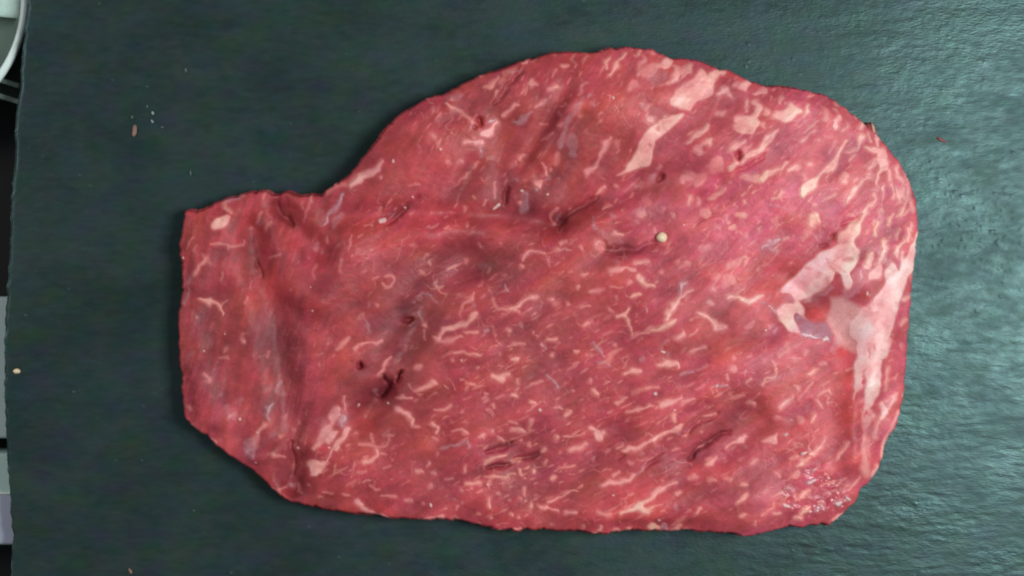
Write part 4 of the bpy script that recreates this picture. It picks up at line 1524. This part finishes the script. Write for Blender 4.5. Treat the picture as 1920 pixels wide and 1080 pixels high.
# a cut face with its own fibres and a few fat seams running round it
bx_, by_ = P0[bv][:, 0], P0[bv][:, 1]
def ringn(f, ph): return np.sin(bx_ * f + ph) * np.cos(by_ * f * 1.13 + 1.7 * ph) + 0.5 * np.sin((bx_ + by_) * f * 2.3 + ph * 3)
basec = lin((180, 66, 73))[None] * 0.92
for k, (zf, off) in enumerate(((0.95, 0.20), (0.86, 0.32), (0.75, 0.34), (0.62, 0.28), (0.49, 0.15), (0.36, -0.05), (0.23, -0.4), (0.11, -0.95), (0.008, -1.9))):
    r = P0[bv].copy(); n_ = ringn(420, k * 0.45) ; n2_ = ringn(130, k * 0.25 + 2)
    r[:, :2] += ext * (off + 0.10 * n_ + 0.16 * n2_)[:, None] * 1e-3; r[:, 2] *= zf; V.append(r)
    mixk = max(0.0, 0.8 - 0.28 * k)
    cc = basec * (1 + 0.10 * n_ + 0.10 * n2_)[:, None]
    ft = np.clip(1.6 * (ringn(75, k * 0.35 + 5) - 0.75), 0, 0.75)[:, None]; cc = cc * (1 - ft) + lin((232, 160, 150))[None] * ft
    Cc.append(np.clip(C0[bv] * mixk + cc * (1 - mixk), 0.01, 0.95)); Wc.append(W0[bv] * 0 + 0.25)
    cur = base + np.arange(nb); base += nb
    a_, b_ = mp_[be[:, 0]], mp_[be[:, 1]]
    Q.append(np.stack([prev[a_], cur[a_], cur[b_], prev[b_]], -1)); prev = cur
steak = bpy.data.objects.new('raw_steak', None); sc.collection.objects.link(steak)
tag(steak, 'raw red beef steak with white marbling lying flat on the slate board', 'steak')
link('lean_meat', grid_mesh('lean_meat', np.concatenate(V), np.concatenate(Q), M_lean, np.concatenate(Cc), np.concatenate(Wc)), steak)

# underside, resting on the slate
us = resample(op, 9.0)[::1]; um = us.mean(0)
uV = [((p[0] - 960) * S, (540 - p[1]) * S) for p in (us * 0.985 + um * 0.015)]
me = bpy.data.meshes.new('underside')
n_ = len(uV); vv = [(x, y, 0.0004) for x, y in uV] + [(x * 0.999, y * 0.999, 0.0016) for x, y in uV]
me.from_pydata(vv, [], [tuple(range(n_))[::-1], tuple(range(n_, 2 * n_))] + [(i, (i + 1) % n_, n_ + (i + 1) % n_, n_ + i) for i in range(n_)]); me.materials.append(plain('underside_meat', (120, 30, 36), 0.5)); link('underside', me, steak)

# ---- fat seams, marbling streaks and connective tissue as bodies of their own, set a hair proud of the lean
def components(mask):
    lab = np.zeros(mask.shape, np.int32); n = 0; comps = []
    pts = set(map(tuple, np.argwhere(mask)))
    while pts:
        s_ = pts.pop(); st_ = [s_]; c = [s_]
        while st_:
            y, x = st_.pop()
            for d in ((y - 1, x), (y + 1, x), (y, x - 1), (y, x + 1)):
                if d in pts: pts.remove(d); st_.append(d); c.append(d)
        comps.append(np.array(c))
    return comps
deep = INS & (SDS > 1.6)
def body(field, cells, name, mat, rise):
    """closed lens-like piece: top follows the surface and dips below it where the tissue ends"""
    y0, x0 = cells.min(0) - 2; y1, x1 = cells.max(0) + 3; y0 = max(y0, 0); x0 = max(x0, 0)
    m_ = np.zeros((y1 - y0, x1 - x0), bool); m_[cells[:, 0] - y0, cells[:, 1] - x0] = True
    d = m_.copy(); d[1:] |= m_[:-1]; d[:-1] |= m_[1:]; d[:, 1:] |= m_[:, :-1]; d[:, :-1] |= m_[:, 1:]
    d &= deep[y0:y1, x0:x1]
    c = d[:-1, :-1] & d[1:, :-1] & d[1:, 1:] & d[:-1, 1:]
    u_ = np.zeros(d.shape, bool)
    for dj in (0, 1):
        for di in (0, 1): u_[dj:d.shape[0] - 1 + dj, di:d.shape[1] - 1 + di] |= c
    if u_.sum() < 6: return None
    vi = np.full(d.shape, -1); vi[u_] = np.arange(u_.sum()); jj, ii = np.nonzero(c)
    q = np.stack([vi[jj, ii], vi[jj + 1, ii], vi[jj + 1, ii + 1], vi[jj, ii + 1]], -1); nv = u_.sum()
    f_ = field[y0:y1, x0:x1][u_]; top = CO[y0:y1, x0:x1][u_].copy()
    top[:, 2] += np.clip((f_ - 0.5) * rise, -0.06, 0.10) * 1e-3
    bot = top.copy(); bot[:, 2] -= 0.0007
    ed = np.concatenate([q[:, [0, 1]], q[:, [1, 2]], q[:, [2, 3]], q[:, [3, 0]]]); key = np.sort(ed, 1)
    kk = key[:, 0].astype(np.int64) * 10 ** 7 + key[:, 1]; _, fi, ct = np.unique(kk, return_index=True, return_counts=True)
    be = ed[fi[ct == 1]]
    side = np.stack([be[:, 0], be[:, 0] + nv, be[:, 1] + nv, be[:, 1]], -1)
    cc = col[y0:y1, x0:x1][u_]; ww = wet[y0:y1, x0:x1][u_]
    return (np.concatenate([top, bot]), np.concatenate([q, q[:, ::-1] + nv, side]), np.concatenate([cc, cc]), np.concatenate([ww, ww]))
fatmask = np.clip(FA, 0, 1); isil = np.maximum(SI * 1.0, SV)
sil_region = (np.maximum(SI, SV) > 0.5) & ~((FA > SI) & (FA > 0.5) & (SV < 0.5)) & deep
fat_region = (FA > 0.5) & ~sil_region & deep
cf = components(fat_region); cs = components(sil_region)
cf.sort(key=len, reverse=True); cs.sort(key=len, reverse=True)
small = []
nf_ = ns_ = nm_ = 0
for i, c in enumerate(cf):
    if len(c) < 4: continue
    r = body(fatmask, c, '', M_fat, 0.25)
    if r is None: continue
    if len(c) >= 260: o = link('fat_seam', grid_mesh('fat_seam', r[0], r[1], M_fat, r[2], r[3]), steak); nf_ += 1
    elif nm_ < 295 and len(c) >= 10: o = link('marbling_streak', grid_mesh('marbling_streak', r[0], r[1], M_fat, r[2], r[3]), steak); nm_ += 1
    else: small.append(r)
for c in cs:
    if len(c) < 10: continue
    r = body(np.maximum(SI, SV), c, '', M_silver, 0.25)
    if r is None: continue
    o = link('connective_tissue', grid_mesh('connective_tissue', r[0], r[1], M_silver, r[2], r[3]), steak); ns_ += 1
if small:
    off = 0; qs = []
    for r in small: qs.append(r[1] + off); off += len(r[0])
    o = link('fine_marbling', grid_mesh('fine_marbling', np.concatenate([r[0] for r in small]), np.concatenate(qs), M_fat, np.concatenate([r[2] for r in small]), np.concatenate([r[3] for r in small])), steak)
    o['kind'] = 'stuff'
print('fat', nf_, 'streaks', nm_, 'silver', ns_, 'small', len(small), 'verts', used.sum())

# ------------------------------------------------------------------ grain, crumbs and shreds
def blob(name, px, py, z, rx, ry, rz, mat, lab, cat, seed=0, rough=0.15, rot=0, group=None, parent=None):
    import bmesh
    bm = bmesh.new(); bmesh.ops.create_icosphere(bm, subdivisions=3, radius=1)
    rg = np.random.RandomState(seed); k = rg.randn(5, 3) * 2.2; ph = rg.rand(5) * 6
    for v in bm.verts:
        n = v.co.normalized(); s_ = 1 + rough * sum(math.sin(np.dot(k[i], n) + ph[i]) for i in range(5)) / 2.2
        v.co = Vector((n.x * rx * s_, n.y * ry * s_, n.z * rz * s_))
    me = bpy.data.meshes.new(name); bm.to_mesh(me); bm.free(); smooth_all(me); me.materials.append(mat)
    o = link(name, me, parent); x, y, _ = P(px, py, z); o.location = (x, y, z); o.rotation_euler = (0, 0, math.radians(rot))
    if not parent: tag(o, lab, cat, group)
    return o
def surf(px, py): return CO[int(round((py - GY0) / ST)), int(round((px - GX0) / ST)), 2]
def steak_blob(name, px, py, r, mat, lab, cat, **k):
    z = surf(px, py) ; o = blob(name, px, py, z + r * 0.45, r, r * 0.92, r * 0.85, mat, lab, cat, **k)
    o.location.x = (px - 960) * S; o.location.y = (540 - py) * S; return o
M_grain = plain('cream_grain', (240, 214, 178), 0.45, 2500, 0.12, 0.4, 0.0001)
M_crumb = plain('tan_crumb', (140, 108, 98), 0.7, 2500, 0.2, 0.6, 0.0001)
M_white = plain('white_crumb', (140, 152, 148), 0.5, 2500, 0.1, 0.5, 0.0001)
M_red = plain('red_meat_shred', (140, 52, 52), 0.4, 2500, 0.15, 0.4, 0.0001)
M_dim = plain('grey_grit', (84, 98, 96), 0.6, 2500, 0.15, 0.5, 0.0001)
steak_blob('peppercorn', 1238.5, 446, 0.0018, M_grain, 'small round cream-coloured peppercorn sitting near the middle of the steak', 'peppercorn', seed=3, rough=0.05)
blob('crumb', 30, 696, 0.0006, .00105, .0009, .0008, M_grain, 'pale cream crumb on the slate right by its left edge', 'crumb', 5, .25)
blob('crumb', 252, 246, 0.0004, .0008, .0019, .0006, M_crumb, 'oblong tan-pink crumb on the slate above the left part of the steak', 'crumb', 6, .25, -12)
for i, (x, y, r, lab) in enumerate(((276, 200, .0005, 'topmost of the tiny white crumbs beside the tan crumb'), (286, 212, .0006, 'brightest of the tiny white crumbs, second from the top beside the tan crumb'),
        (285.5, 228, .0006, 'tiny white crumb right of the tan crumb, level with its upper end'), (247, 220, .0006, 'dull white crumb directly above the tan crumb'), (304, 239, .00045, 'rightmost faint white crumb of the group beside the tan crumb'))):
    blob('crumb', x, y, r * .6, r * .8, r * 1.1, r * .8, M_white if i in (1, 2) else M_dim, lab, 'crumb', 20 + i, .3, 20 * i, 'tiny crumbs around the tan crumb')
blob('grit', 357, 325, 0.0003, .0004, .0010, .0004, M_dim, 'faint grey speck on the slate above the left end of the steak', 'grit', 31, .3)
blob('grit', 244, 1070, 0.0003, .0005, .0009, .0004, M_crumb, 'faint tan speck on the slate at the bottom left of the photograph', 'grit', 32, .3, 30)
blob('grit', 348, 132, 0.0003, .0004, .0006, .0004, M_dim, 'tiny grey speck on the slate far above the tan crumb', 'grit', 33, .3)
blob('meat_shred', 1765, 263, 0.0004, .0016, .0004, .0004, M_red, 'thin red shred of meat on the slate right of the steak', 'meat shred', 34, .25, -28)
# flap of sinew standing off the upper right edge of the steak
def flap():
    pts = [(1622, 237), (1630, 230), (1637, 226), (1642, 229), (1646, 238), (1650, 250), (1655, 262), (1662, 275), (1668, 290), (1650, 275), (1636, 258)]
    n = len(pts); V = []; c = np.mean(pts, 0)
    for k, (zz, s_) in enumerate(((0.0008, 1.0), (0.0030, 1.02), (0.0044, 0.80), (0.0050, 0.35))):
        for (x, y) in pts: 
            qx, qy = c + (np.array((x, y)) - c) * s_; V.append(((qx - 960) * S, (540 - qy) * S, zz))
    F = [tuple(range(n))]
    for k in range(3):
        for i in range(n): j = (i + 1) % n; F.append((k * n + i, (k + 1) * n + i, (k + 1) * n + j, k * n + j))
    F.append(tuple(range(3 * n, 4 * n))[::-1])
    me = bpy.data.meshes.new('loose_flap'); me.from_pydata(V, [], F); me.update(); smooth_all(me)
    me.materials.append(plain('flap_meat', (170, 92, 88), 0.45, 700, 0.25, 0.5)); o = link('loose_flap', me, steak); o['label'] = 'loose reddish flap standing off the upper right edge'
    o2 = blob('fat_tip', 1640, 240, 0.0046, .0007, .0024, .0007, plain('fat_tip', (212, 160, 135), 0.45, 900, 0.15), '', '', 40, .2, 10, parent=steak)
    o2.location.x = (1641 - 960) * S; o2.location.y = (540 - 241) * S
flap()
